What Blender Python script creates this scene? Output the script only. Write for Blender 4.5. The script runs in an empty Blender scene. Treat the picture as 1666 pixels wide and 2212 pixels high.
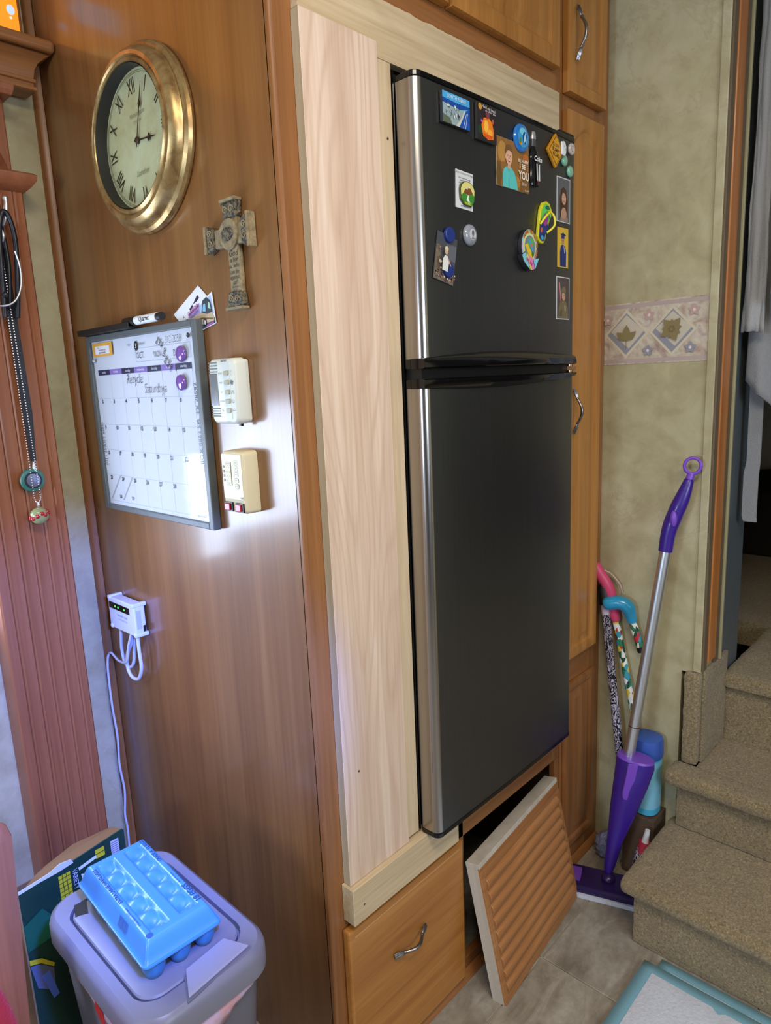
import bpy, bmesh, math, random
from mathutils import Vector, Matrix, noise
random.seed(7)
PI = math.pi
C = bpy.context.scene.collection
# ------------------------------------------------------------------ camera, world, lights, exposure
F_PX, IMG_W, IMG_H = 1480.0, 1666, 2212
yaw, pitch, roll = 0.7643, -0.1920, -0.0437
fw = Vector((math.cos(yaw)*math.cos(pitch), math.sin(yaw)*math.cos(pitch), math.sin(pitch)))
rt = Vector((math.sin(yaw), -math.cos(yaw), 0.0)); up = rt.cross(fw)
c_, s_ = math.cos(roll), math.sin(roll)
rt, up = c_*rt + s_*up, -s_*rt + c_*up
cam_d = bpy.data.cameras.new('camera'); cam = bpy.data.objects.new('camera', cam_d); C.objects.link(cam)
cam.matrix_world = Matrix(((rt.x, up.x, -fw.x, -0.74569), (rt.y, up.y, -fw.y, -0.91452), (rt.z, up.z, -fw.z, 1.4927), (0, 0, 0, 1)))
cam_d.sensor_fit = 'VERTICAL'; cam_d.sensor_height = 24.0; cam_d.lens = F_PX*24.0/IMG_H
cam_d.clip_start = 0.02
bpy.context.scene.camera = cam
sc = bpy.context.scene
sc.view_settings.view_transform = 'Standard'; sc.view_settings.look = 'None'
sc.view_settings.gamma = 1.0; sc.view_settings.use_curve_mapping = False
sc.view_settings.exposure = 0.0
w = bpy.data.worlds.new('world'); sc.world = w; w.use_nodes = True
w.node_tree.nodes['Background'].inputs[0].default_value = (0.55, 0.72, 1.0, 1)
w.node_tree.nodes['Background'].inputs[1].default_value = 1.0

def area(name, loc, target, sx, sy, power, color):
    l = bpy.data.lights.new(name, 'AREA'); l.shape = 'RECTANGLE'; l.size = sx; l.size_y = sy
    l.energy = power; l.color = color
    o = bpy.data.objects.new(name, l); C.objects.link(o)
    o.location = loc; o.rotation_euler = (Vector(target)-Vector(loc)).to_track_quat('-Z', 'Y').to_euler()
    return o
area('ceiling_lamp', (-0.5, -1.1, 2.56), (-0.4, -1.0, 0), 0.9, 0.5, 30, (1.0, 0.87, 0.70))
area('left_window_light', (-2.90, -0.35, 1.45), (0.5, -0.35, 0.95), 0.5, 0.6, 32, (0.66, 0.80, 1.0))
area('entry_window_light', (-0.3, -2.9, 1.7), (0.45, 0, 1.0), 1.2, 0.9, 36, (0.74, 0.85, 1.0))
area('wall_window_light_low', (-0.345, 0.856, 1.145), (-0.345, -1.0, 1.13), 0.11, 0.31, 1.7, (0.62, 0.76, 1.0))
area('wall_window_light', (-0.67, 0.856, 1.245), (-0.67, -1.0, 1.22), 0.53, 0.38, 12, (0.62, 0.76, 1.0))
sp = bpy.data.lights.new('blue_led_lamp', 'SPOT'); sp.energy = 215; sp.color = (0.05, 0.16, 1.0); sp.spot_size = math.radians(51); sp.spot_blend = 0.65; sp.shadow_soft_size = 0.04
so_ = bpy.data.objects.new('blue_led_lamp', sp); C.objects.link(so_); so_.location = (-0.48, -0.62, 1.45)
so_.rotation_euler = (Vector((-0.20, 0.55, 0.68))-so_.location).to_track_quat('-Z', 'Y').to_euler()

# ------------------------------------------------------------------ materials
def lin(c):
    return tuple(((x/255.0)/12.92 if x/255.0 <= 0.04045 else ((x/255.0+0.055)/1.055)**2.4) for x in c[:3])+(1,)
def newmat(name):
    m = bpy.data.materials.new(name); m.use_nodes = True
    return m, m.node_tree, m.node_tree.nodes['Principled BSDF']
_p = {}
def paint(c, rough=0.5, metal=0.0, coat=0.0, emit=None, es=1.0):
    k = (tuple(c), rough, metal, coat, emit, es)
    if k in _p: return _p[k]
    m, nt, b = newmat('paint_%d_%d_%d' % tuple(c[:3]))
    b.inputs['Base Color'].default_value = lin(c); b.inputs['Roughness'].default_value = rough
    b.inputs['Metallic'].default_value = metal; b.inputs['Coat Weight'].default_value = coat
    if emit: b.inputs['Emission Color'].default_value = lin(emit); b.inputs['Emission Strength'].default_value = es
    # faint surface variation so that nothing is perfectly flat
    n = nt.nodes.new('ShaderNodeTexNoise'); n.inputs['Scale'].default_value = 60; n.inputs['Detail'].default_value = 3
    tc = nt.nodes.new('ShaderNodeTexCoord'); nt.links.new(tc.outputs['Object'], n.inputs['Vector'])
    r = nt.nodes.new('ShaderNodeMapRange'); r.inputs['To Min'].default_value = max(0, rough-0.05); r.inputs['To Max'].default_value = min(1, rough+0.07)
    nt.links.new(n.outputs['Fac'], r.inputs['Value']); nt.links.new(r.outputs['Result'], b.inputs['Roughness'])
    _p[k] = m
    return m
def link(nt, a, b): nt.links.new(a, b)
def coords(nt, sc_, kind='Object', rot=(0, 0, 0)):
    tc = nt.nodes.new('ShaderNodeTexCoord'); mp = nt.nodes.new('ShaderNodeMapping')
    mp.inputs['Scale'].default_value = sc_; mp.inputs['Rotation'].default_value = rot
    link(nt, tc.outputs[kind], mp.inputs['Vector']); return mp.outputs['Vector']
def noisen(nt, vec, scale, detail=4, rough=0.55, dist=0.0):
    n = nt.nodes.new('ShaderNodeTexNoise'); n.inputs['Scale'].default_value = scale; n.inputs['Detail'].default_value = detail
    n.inputs['Roughness'].default_value = rough; n.inputs['Distortion'].default_value = dist
    link(nt, vec, n.inputs['Vector']); return n.outputs['Fac']
def ramp(nt, fac, stops):
    r = nt.nodes.new('ShaderNodeValToRGB'); e = r.color_ramp.elements
    while len(e) < len(stops): e.new(0.5)
    for i, (p, c) in enumerate(stops): e[i].position = p; e[i].color = c if len(c) == 4 else lin(c)
    link(nt, fac, r.inputs['Fac']); return r.outputs['Color']
def mix(nt, fac, a, b, mode='MIX'):
    m = nt.nodes.new('ShaderNodeMix'); m.data_type = 'RGBA'; m.blend_type = mode
    if isinstance(fac, (int, float)): m.inputs[0].default_value = fac
    else: link(nt, fac, m.inputs[0])
    for s, v in ((6, a), (7, b)):
        if isinstance(v, tuple): m.inputs[s].default_value = v
        else: link(nt, v, m.inputs[s])
    return m.outputs[2]
def math_n(nt, op, a, b=0.0):
    m = nt.nodes.new('ShaderNodeMath'); m.operation = op
    for i, v in enumerate((a, b)):
        if isinstance(v, (int, float)): m.inputs[i].default_value = v
        else: link(nt, v, m.inputs[i])
    return m.outputs[0]
def bump(nt, b, h, strength, dist=0.002):
    n = nt.nodes.new('ShaderNodeBump'); n.inputs['Strength'].default_value = strength; n.inputs['Distance'].default_value = dist
    link(nt, h, n.inputs['Height']); link(nt, n.outputs['Normal'], b.inputs['Normal'])
def wood(name, dark, mid, light, axis='z', rough=0.4, coat=0.0, figure=0.0, fine=0.5, bmp=0.15, fscale=5.0):
    """wood grain that runs along one axis; figure = strength of the cathedral contours"""
    m, nt, b = newmat(name)
    k = {'x': 0, 'y': 1, 'z': 2}[axis]
    s1 = [22.0]*3; s1[k] = 0.7
    s2 = [150.0]*3; s2[k] = 5.0
    s3 = [fscale]*3; s3[k] = fscale*0.16
    broad = noisen(nt, coords(nt, s1), 1.0, 4, 0.6, 0.2)
    finen = noisen(nt, coords(nt, s2), 1.0, 3, 0.6)
    col = ramp(nt, broad, [(0.28, dark), (0.5, mid), (0.74, light)])
    if figure > 0:
        f = noisen(nt, coords(nt, s3), 1.0, 2, 0.45, 0.3)
        sn = math_n(nt, 'SINE', math_n(nt, 'MULTIPLY', f, 120.0))
        fc = ramp(nt, math_n(nt, 'MULTIPLY_ADD', sn, 0.5), [(0.0, (0, 0, 0, 1)), (1.0, (1, 1, 1, 1))])
        m2 = math_n(nt, 'MULTIPLY', math_n(nt, 'POWER', math_n(nt, 'MAXIMUM', sn, 0.0), 2.0), figure)
        col = mix(nt, m2, col, lin(dark))
    fcol = ramp(nt, finen, [(0.30, lin(dark)), (0.62, (1, 1, 1, 1))])
    col = mix(nt, fine, col, fcol, 'MULTIPLY')
    link(nt, col, b.inputs['Base Color'])
    b.inputs['Roughness'].default_value = rough; b.inputs['Coat Weight'].default_value = coat; b.inputs['Coat Roughness'].default_value = 0.20
    bump(nt, b, finen, bmp, 0.001)
    return m
M = {}
M['side'] = wood('cherry_laminate', (116, 74, 37), (132, 87, 44), (147, 100, 53), 'z', 0.40, 0.55, 0.0, 0.16, 0.04)
M['side'].node_tree.nodes['Principled BSDF'].inputs['Coat Roughness'].default_value = 0.15
M['cherry'] = wood('cherry_frame_wood', (126, 80, 42), (148, 97, 54), (164, 112, 66), 'z', 0.40, 0.15, 0.0, 0.25, 0.06)
M['cherry_x'] = wood('cherry_rail_wood', (134, 86, 46), (156, 103, 58), (172, 118, 70), 'x', 0.40, 0.15, 0.0, 0.25, 0.06)
M['maple'] = wood('honey_door_wood', (156, 100, 42), (178, 120, 54), (194, 136, 68), 'z', 0.36, 0.3, 0.12, 0.22, 0.05)
M['maple_x'] = wood('honey_drawer_wood', (158, 100, 42), (178, 118, 52), (194, 134, 66), 'x', 0.36, 0.3, 0.18, 0.22, 0.05)
M['pilaster'] = wood('red_cherry_wood', (142, 84, 52), (154, 93, 58), (164, 102, 66), 'z', 0.45, 0.1, 0.0, 0.2, 0.05)
M['oak'] = wood('raw_oak', (206, 178, 156), (226, 202, 182), (238, 218, 202), 'z', 0.75, 0.0, 0.62, 0.28, 0.25, 4.6)
M['oak_x'] = wood('raw_oak_plywood', (180, 156, 120), (206, 184, 150), (220, 200, 168), 'x', 0.8, 0.0, 0.22, 0.28, 0.25)
M['oak_tan'] = wood('raw_oak_strip', (186, 162, 128), (208, 186, 154), (220, 200, 172), 'z', 0.8, 0.0, 0.15, 0.25, 0.2)
M['oak_edge'] = wood('raw_oak_edge', (160, 142, 112), (180, 162, 132), (192, 174, 146), 'z', 0.85, 0.0, 0.0, 0.15, 0.1)
M['fiber'] = wood('fibreboard', (176, 164, 148), (192, 182, 168), (200, 192, 180), 'z', 0.9, 0.0, 0.0, 0.1, 0.1)
M['grille_wood'] = wood('grille_slat_wood', (150, 98, 54), (176, 121, 72), (192, 140, 92), 'x', 0.5, 0.1, 0.0, 0.3, 0.08)

def wallpaper():
    m, nt, b = newmat('mottled_wallpaper')
    v = coords(nt, (1, 1, 1))
    n1 = noisen(nt, v, 3.2, 5, 0.6, 0.6); n2 = noisen(nt, v, 14, 6, 0.65, 0.4); n3 = noisen(nt, v, 2.6, 7, 0.65, 0.8)
    c1 = ramp(nt, n1, [(0.30, (168, 158, 122)), (0.52, (186, 178, 142)), (0.74, (198, 190, 160))])
    c2 = ramp(nt, n2, [(0.30, (186, 172, 150)), (0.6, (255, 255, 255))])
    col = mix(nt, 0.42, c1, c2, 'MULTIPLY')
    vein = math_n(nt, 'SUBTRACT', 1.0, math_n(nt, 'MINIMUM', math_n(nt, 'MULTIPLY', math_n(nt, 'ABSOLUTE', math_n(nt, 'SUBTRACT', n3, 0.5)), 60.0), 1.0))
    gate = math_n(nt, 'MULTIPLY', vein, math_n(nt, 'MULTIPLY', math_n(nt, 'GREATER_THAN', n1, 0.56), 0.22))
    col = mix(nt, gate, col, lin((138, 122, 92)))
    link(nt, col, b.inputs['Base Color']); b.inputs['Roughness'].default_value = 0.6
    bump(nt, b, n2, 0.06, 0.001); return m
M['paper'] = wallpaper()
def border_mat():
    m, nt, b = newmat('border_paper')
    v = coords(nt, (1, 1, 1)); n = noisen(nt, v, 22, 5, 0.6, 0.8); n2 = noisen(nt, v, 70, 4, 0.6)
    col = ramp(nt, n, [(0.30, (160, 134, 128)), (0.45, (190, 172, 152)), (0.58, (206, 196, 176)), (0.74, (176, 152, 148))])
    col = mix(nt, 0.25, col, ramp(nt, n2, [(0.35, (150, 140, 150)), (0.6, (255, 255, 255))]), 'MULTIPLY')
    link(nt, col, b.inputs['Base Color']); b.inputs['Roughness'].default_value = 0.6; return m
M['border'] = border_mat()
def carpet():
    m, nt, b = newmat('beige_carpet')
    v = coords(nt, (1, 1, 1)); n = noisen(nt, v, 190, 4, 0.7, 1.0); n2 = noisen(nt, v, 9, 3, 0.5)
    col = ramp(nt, n, [(0.30, (96, 80, 52)), (0.5, (156, 136, 98)), (0.70, (196, 176, 134))])
    col = mix(nt, 0.3, col, ramp(nt, n2, [(0.3, (190, 180, 170)), (0.7, (255, 255, 255))]), 'MULTIPLY')
    link(nt, col, b.inputs['Base Color']); b.inputs['Roughness'].default_value = 0.98
    b.inputs['Sheen Weight'].default_value = 0.25
    bump(nt, b, n, 0.9, 0.006); return m
M['carpet'] = carpet()
def tile_mat(tint):
    m, nt, b = newmat('stone_look_tile')
    v = coords(nt, (1, 1, 1), 'Object'); n = noisen(nt, coords(nt, (3, 9, 1)), 1.6, 7, 0.62, 1.2); n2 = noisen(nt, v, 60, 4, 0.6)
    col = ramp(nt, n, [(0.28, (120, 110, 98)), (0.46, (150, 141, 127)), (0.60, (168, 161, 149)), (0.78, (184, 178, 168))])
    col = mix(nt, 0.3, col, ramp(nt, n2, [(0.3, (180, 170, 160)), (0.6, (255, 255, 255))]), 'MULTIPLY')
    col = mix(nt, 1.0, col, (tint, tint, tint, 1), 'MULTIPLY')
    link(nt, col, b.inputs['Base Color']); b.inputs['Roughness'].default_value = 0.5
    bump(nt, b, n, 0.3, 0.003); return m
M['tile'] = [tile_mat(1.0), tile_mat(0.93), tile_mat(0.97)]
def steel(name, base, rough, axis_scale=(4, 4, 500)):
    m, nt, b = newmat(name)
    n = noisen(nt, coords(nt, axis_scale), 1.0, 3, 0.6)
    link(nt, ramp(nt, n, [(0.3, tuple(x*0.85 for x in base)+(1,)), (0.7, base+(1,))]), b.inputs['Base Color'])
    b.inputs['Metallic'].default_value = 1.0
    r = nt.nodes.new('ShaderNodeMapRange'); r.inputs['To Min'].default_value = rough-0.03; r.inputs['To Max'].default_value = rough+0.05
    link(nt, n, r.inputs['Value']); link(nt, r.outputs['Result'], b.inputs['Roughness']); return m
M['steel'] = steel('stainless_dim_front', (0.165, 0.170, 0.182), 0.37, (900, 900, 4))  # door front: steel darkened, its dark room reflection put into the colour
M['steel_side_lit'] = steel('stainless_lit_side', (0.46, 0.43, 0.41), 0.24, (900, 900, 4))  # same steel, lighter and browner: reflected light put into its colour
M['pewter'] = steel('pewter', (0.30, 0.29, 0.30), 0.30, (80, 80, 80))
M['alu'] = steel('brushed_aluminium', (0.78, 0.80, 0.84), 0.38, (200, 200, 4))
M['black_gloss'] = paint((14, 14, 16), 0.12)
M['black'] = paint((16, 16, 17), 0.45)
def gold_mat():
    m, nt, b = newmat('antique_gold')
    n = noisen(nt, coords(nt, (1, 1, 1)), 26, 6, 0.65, 0.6)
    link(nt, ramp(nt, n, [(0.30, (128, 96, 62)), (0.46, (168, 138, 90)), (0.62, (192, 166, 116)), (0.75, (208, 186, 140))]), b.inputs['Base Color'])
    b.inputs['Metallic'].default_value = 0.75; b.inputs['Roughness'].default_value = 0.34
    bump(nt, b, n, 0.12, 0.001); return m
M['gold'] = gold_mat()
def stone_mat():
    m, nt, b = newmat('weathered_resin')
    n = noisen(nt, coords(nt, (1, 1, 1)), 80, 6, 0.7)
    link(nt, ramp(nt, n, [(0.3, (104, 90, 66)), (0.55, (146, 130, 98)), (0.75, (170, 156, 122))]), b.inputs['Base Color'])
    b.inputs['Roughness'].default_value = 0.7; bump(nt, b, n, 0.6, 0.002); return m
M['resin'] = stone_mat()
def carved_mat():
    m, nt, b = newmat('carved_relief')
    n = noisen(nt, coords(nt, (1, 1, 1)), 120, 4, 0.6, 1.5)
    link(nt, ramp(nt, n, [(0.42, (42, 40, 34)), (0.62, (132, 120, 94))]), b.inputs['Base Color'])
    b.inputs['Roughness'].default_value = 0.55; bump(nt, b, n, 0.9, 0.004); return m
M['carved'] = carved_mat()
def dial_mat():
    m, nt, b = newmat('aged_dial')
    n = noisen(nt, coords(nt, (1, 1, 1)), 9, 6, 0.65, 0.3)
    link(nt, ramp(nt, n, [(0.3, (166, 160, 110)), (0.5, (186, 188, 146)), (0.7, (198, 206, 170))]), b.inputs['Base Color'])
    b.inputs['Roughness'].default_value = 0.6; return m
M['dial'] = dial_mat()
def cloth_mat(name, c, s=0.9, sc1=300):
    m, nt, b = newmat(name)
    n = noisen(nt, coords(nt, (1, 1, 1)), sc1, 3, 0.6)
    link(nt, mix(nt, n, lin(tuple(int(x*0.86) for x in c)), lin(c)), b.inputs['Base Color']); b.inputs['Roughness'].default_value = s
    b.inputs['Sheen Weight'].default_value = 0.2
    bump(nt, b, n, 0.6, 0.003); return m
M['towel'] = cloth_mat('grey_terry', (150, 150, 152)); M['towel2'] = cloth_mat('white_terry', (172, 172, 172))
M['sheet'] = cloth_mat('grey_bedding', (150, 150, 142)); M['red_cloth'] = cloth_mat('red_fabric', (190, 22, 26))
def glass_mat():
    m, nt, b = newmat('clear_glass'); b.inputs['Transmission Weight'].default_value = 1.0; b.inputs['Roughness'].default_value = 0.02
    b.inputs['IOR'].default_value = 1.35; return m
M['glass'] = glass_mat()
def pattern_mat(name, kind):
    m, nt, b = newmat(name)
    if kind == 'zebra':
        n = noisen(nt, coords(nt, (1, 1, 0.55)), 46, 2, 0.4, 2.6)
        sn = math_n(nt, 'SINE', math_n(nt, 'MULTIPLY', n, 30.0))
        col = ramp(nt, sn, [(0.12, (22, 22, 34)), (0.30, (190, 184, 202))])
    else:
        v = coords(nt, (1, 1, 0.6)); vo = nt.nodes.new('ShaderNodeTexVoronoi'); vo.inputs['Scale'].default_value = 95; link(nt, v, vo.inputs['Vector'])
        sep = nt.nodes.new('ShaderNodeSeparateColor'); link(nt, vo.outputs['Color'], sep.inputs[0])
        r = nt.nodes.new('ShaderNodeValToRGB'); r.color_ramp.interpolation = 'CONSTANT'; e = r.color_ramp.elements
        cs = [(30, 92, 58), (226, 222, 214), (44, 120, 84), (214, 186, 60), (60, 150, 170), (236, 232, 226), (186, 48, 56), (24, 70, 48)]
        while len(e) < len(cs): e.new(0.5)
        for i, cc in enumerate(cs): e[i].position = i/len(cs); e[i].color = lin(cc)
        link(nt, sep.outputs[0], r.inputs['Fac']); col = r.outputs['Color']
    link(nt, col, b.inputs['Base Color']); b.inputs['Roughness'].default_value = 0.35; return m
M['zebra'] = pattern_mat('black_white_swirl', 'zebra'); M['floral'] = pattern_mat('floral_print', 'floral')
M['foam'] = paint((66, 134, 182), 0.40, 0, 0.3); M['foam_d'] = paint((48, 118, 166), 0.38, 0, 0.3)
M['bin'] = paint((122, 120, 130), 0.36); M['bin_d'] = paint((108, 106, 118), 0.42)
M['white_pl'] = paint((214, 218, 210), 0.4); M['cream_pl'] = paint((214, 202, 168), 0.42); M['cream_face'] = paint((204, 194, 146), 0.4)
M['router'] = paint((206, 208, 222), 0.45)
M['purple'] = paint((58, 30, 138), 0.35, 0, 0.2); M['lilac'] = paint((122, 74, 196), 0.35); M['purple_dk'] = paint((40, 24, 78), 0.3)
M['ink'] = paint((24, 24, 30), 0.6); M['white'] = paint((232, 234, 238), 0.4)
M['board'] = paint((206, 212, 226), 0.07, 0, 0.0)
M['frame_grey'] = paint((92, 98, 100), 0.45)
M['pad_blue'] = paint((126, 176, 196), 0.55); M['pad_white'] = cloth_mat('quilted_white', (216, 222, 236), 0.9, 120)

# ------------------------------------------------------------------ mesh helpers
class MB:
    def __init__(s): s.v = []; s.f = []; s.mi = []
    def add(s, vs, fs, mi=0):
        n = len(s.v); s.v += [tuple(p) for p in vs]; s.f += [[i+n for i in f] for f in fs]; s.mi += [mi]*len(fs); return s
    def box(s, x0, x1, y0, y1, z0, z1, mi=0, top=1.0):
        cx, cy = (x0+x1)/2, (y0+y1)/2
        t = lambda x, c: c+(x-c)*top
        vs = [(x0, y0, z0), (x1, y0, z0), (x1, y1, z0), (x0, y1, z0), (t(x0, cx), t(y0, cy), z1), (t(x1, cx), t(y0, cy), z1), (t(x1, cx), t(y1, cy), z1), (t(x0, cx), t(y1, cy), z1)]
        return s.add(vs, [(0, 3, 2, 1), (4, 5, 6, 7), (0, 1, 5, 4), (1, 2, 6, 5), (2, 3, 7, 6), (3, 0, 4, 7)], mi)
    def loft(s, rings, cap=True, mi=0, closed=True):
        n = len(rings[0]); vs = [p for r in rings for p in r]; fs = []
        for i in range(len(rings)-1):
            for j in range(n if closed else n-1):
                k = (j+1) % n; fs.append((i*n+j, i*n+k, (i+1)*n+k, (i+1)*n+j))
        if cap: fs += [tuple(reversed(range(n))), tuple((len(rings)-1)*n+j for j in range(n))]
        return s.add(vs, fs, mi)
    def prism(s, pts, y0, y1, mi=0):          # polygon in (x, z) facing -Y
        return s.loft([[(x, y0, z) for x, z in pts], [(x, y1, z) for x, z in pts]], True, mi)
    def plate(s, pts, z0, z1, mi=0):          # polygon in (x, y)
        return s.loft([[(x, y, z0) for x, y in pts], [(x, y, z1) for x, y in pts]], True, mi)
    def flat(s, pts, y, mi=0): return s.add([(x, y, z) for x, z in pts], [tuple(range(len(pts)))], mi)
    def lathe(s, prof, c=(0, 0, 0), axis='z', n=40, mi=0, sx=1.0, cap=True):   # prof: (r, h)
        rings = []
        for r, h in prof:
            ring = []
            for i in range(n):
                a = 2*PI*i/n; u, v = r*math.cos(a)*sx, r*math.sin(a)
                ring.append((c[0]+u, c[1]+v, c[2]+h) if axis == 'z' else (c[0]+u, c[1]-h, c[2]+v) if axis == 'y' else (c[0]-h, c[1]+u, c[2]+v))
            rings.append(ring)
        return s.loft(rings, cap, mi)
    def tube(s, path, r, n=10, mi=0, cap=True, flat=1.0):
        P = [Vector(p) for p in path]; R = r if isinstance(r, (list, tuple)) else [r]*len(P)
        rings = []; t0 = (P[1]-P[0]).normalized(); a = Vector((0, 0, 1)) if abs(t0.z) < 0.9 else Vector((1, 0, 0))
        nrm = (a-t0*a.dot(t0)).normalized()
        for i, p in enumerate(P):
            t = (P[min(i+1, len(P)-1)]-P[max(i-1, 0)]).normalized()
            nrm = (nrm-t*nrm.dot(t)).normalized(); bn = t.cross(nrm)
            rings.append([tuple(p+(nrm*math.cos(2*PI*k/n)+bn*math.sin(2*PI*k/n)*flat)*R[i]) for k in range(n)])
        return s.loft(rings, cap, mi)
    def ball(s, c, r, n=16, m=10, mi=0, sc=(1, 1, 1)):
        rings = []
        for i in range(1, m):
            t = PI*i/m
            rings.append([(c[0]+r*sc[0]*math.sin(t)*math.cos(2*PI*k/n), c[1]+r*sc[1]*math.sin(t)*math.sin(2*PI*k/n), c[2]-r*sc[2]*math.cos(t)) for k in range(n)])
        return s.loft(rings, True, mi)
def smooth_path(pts, n=6):
    P = [Vector(p) for p in pts]; out = []
    for i in range(len(P)-1):
        p0, p1, p2, p3 = P[max(i-1, 0)], P[i], P[i+1], P[min(i+2, len(P)-1)]
        for k in range(n):
            t = k/n
            out.append(0.5*((2*p1)+(p2-p0)*t+(2*p0-5*p1+4*p2-p3)*t*t+(3*p1-p0-3*p2+p3)*t**3))
    out.append(P[-1]); return [tuple(p) for p in out]
def circle(cx, cz, rx, rz=None, n=28, a0=0.0, a1=2*PI):
    rz = rx if rz is None else rz
    return [(cx+rx*math.cos(a0+(a1-a0)*i/n), cz+rz*math.sin(a0+(a1-a0)*i/n)) for i in range(n)]
def rrect(x0, x1, z0, z1, r, n=5):
    out = []
    for cx, cz, a in ((x1-r, z0+r, -PI/2), (x1-r, z1-r, 0), (x0+r, z1-r, PI/2), (x0+r, z0+r, PI)):
        out += [(cx+r*math.cos(a+PI/2*i/n), cz+r*math.sin(a+PI/2*i/n)) for i in range(n+1)]
    return out
def O(name, mb, mat, parent=None, bevel=0.0, world=True, smooth=None, segs=2, label=None, subd=0):
    me = bpy.data.meshes.new(name)
    if world and parent is not None:
        mi = gm(parent).inverted(); vs = [tuple(mi @ Vector(p)) for p in mb.v]
    else: vs = mb.v
    me.from_pydata(vs, [], mb.f)
    mats = mat if isinstance(mat, (list, tuple)) else [mat]
    for m in mats: me.materials.append(m)
    me.polygons.foreach_set('material_index', mb.mi)
    me.validate(); bm = bmesh.new(); bm.from_mesh(me); bmesh.ops.recalc_face_normals(bm, faces=bm.faces); bm.to_mesh(me); bm.free()
    if smooth is not None:
        me.polygons.foreach_set('use_smooth', [True]*len(me.polygons)); me.set_sharp_from_angle(angle=math.radians(smooth))
    o = bpy.data.objects.new(name, me); C.objects.link(o)
    if parent is not None: o.parent = parent
    if bevel > 0:
        b = o.modifiers.new('bevel', 'BEVEL'); b.width = bevel; b.segments = segs; b.limit_method = 'ANGLE'; b.angle_limit = math.radians(40)
    if subd:
        s = o.modifiers.new('sub', 'SUBSURF'); s.levels = subd; s.render_levels = subd
    if label: o['label'] = label
    return o
def gm(o):
    m = Matrix.LocRotScale(o.location, o.rotation_euler, o.scale)
    return gm(o.parent) @ m if o.parent else m
def T(name, label, cat, loc=(0, 0, 0), rot=(0, 0, 0), group=None):
    o = bpy.data.objects.new(name, None); C.objects.link(o); o.empty_display_size = 0.05
    o.location = loc; o.rotation_euler = rot; o['label'] = label; o['category'] = cat
    if group: o['group'] = group
    return o
def tag(o, label, cat, group=None):
    o['label'] = label; o['category'] = cat
    if group: o['group'] = group
    return o
def ST(name, mb, mat, parent=None, **k):
    o = O(name, mb, mat, parent, **k)
    if parent is None: o['kind'] = 'structure'
    return o
RA = (0, 0, -PI/2)                    # things on walls that face -X: local x runs towards the viewer's right
def TA(name, label, cat, y, z, x=0.0, group=None, tilt=0.0):
    o = T(name, label, cat, (x, y, z), RA, group)
    if tilt: o.rotation_euler = Matrix.Rotation(-PI/2, 4, 'Z').__matmul__(Matrix.Rotation(tilt, 4, 'Y')).to_euler()
    return o
_tm = {}
def text_mb(txt, size, x, y, z, rot=0.0, align='CENTER', shear=0.0, sx=1.0, bold=0.0):
    cu = bpy.data.curves.new('t', 'FONT'); cu.body = txt; cu.size = size; cu.align_x = align; cu.align_y = 'CENTER'
    cu.resolution_u = 2; cu.shear = shear; cu.offset = bold
    ob = bpy.data.objects.new('t', cu); me = bpy.data.meshes.new_from_object(ob)
    c, s = math.cos(rot), math.sin(rot)
    mb = MB(); mb.add([(x+(p.co.x*sx*c-p.co.y*s), y, z+(p.co.x*sx*s+p.co.y*c)) for p in me.vertices], [tuple(q.vertices) for q in me.polygons])
    bpy.data.objects.remove(ob); bpy.data.curves.remove(cu); bpy.data.meshes.remove(me); return mb
def merge(*mbs):
    r = MB()
    for m in mbs:
        n = len(r.v); r.v += m.v; r.f += [[i+n for i in f] for f in m.f]; r.mi += m.mi
    return r
def art(parent, name, layers, y0, step=0.00012, label=None):
    """flat print: layered coloured polygons in the local (x, z) plane"""
    mb = MB(); mats = []; idx = {}
    for i, (c, pts) in enumerate(layers):
        key = tuple(c)
        if key not in idx: idx[key] = len(mats); mats.append(paint(c, 0.45))
        if isinstance(pts, MB):
            n = len(mb.v); mb.v += [(p[0], y0-step*(i+1), p[2]) for p in pts.v]; mb.f += [[k+n for k in f] for f in pts.f]; mb.mi += [idx[key]]*len(pts.f)
        else: mb.flat(pts, y0-step*(i+1), idx[key])
    return O(name, mb, mats, parent, world=False, label=label)
def line(x0, z0, x1, z1, w):
    d = Vector((x1-x0, z1-z0)); n = Vector((-d.y, d.x)).normalized()*w/2
    return [(x0+n.x, z0+n.y), (x1+n.x, z1+n.y), (x1-n.x, z1-n.y), (x0-n.x, z0-n.y)]

# ------------------------------------------------------------------ the room
YC, XR = 0.860, 1.133          # wall behind the pilaster, wallpapered wall on the right
CE = 2.62
ST('ceiling', MB().box(-3.1, 4.2, -3.1, 1.6, CE, CE+0.05), paint((200, 192, 172), 0.8))
# floor: recessed grout bed with one object per tile
fl = ST('floor', MB().box(-3.1, 4.2, -3.1, 1.6, -0.05, -0.004), paint((176, 164, 140), 0.7))
tl = MB().box(0.0015, 0.4585, 0.0015, 0.4585, -0.006, 0.0); base_tiles = []
for m in M['tile']:
    t = O('tile', tl, m, fl, bevel=0.002, world=False, segs=1); base_tiles.append(t)
k = 0
for i in range(-7, 3):
    for j in range(-7, 3):
        x, y = 0.602+i*0.46, -0.115+j*0.46
        if i > 1 or y > 0.7: continue
        if k < 3: t = base_tiles[k]
        else:
            t = base_tiles[random.randrange(3)].copy(); C.objects.link(t)
        t.location = (x, y, 0); k += 1
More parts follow.
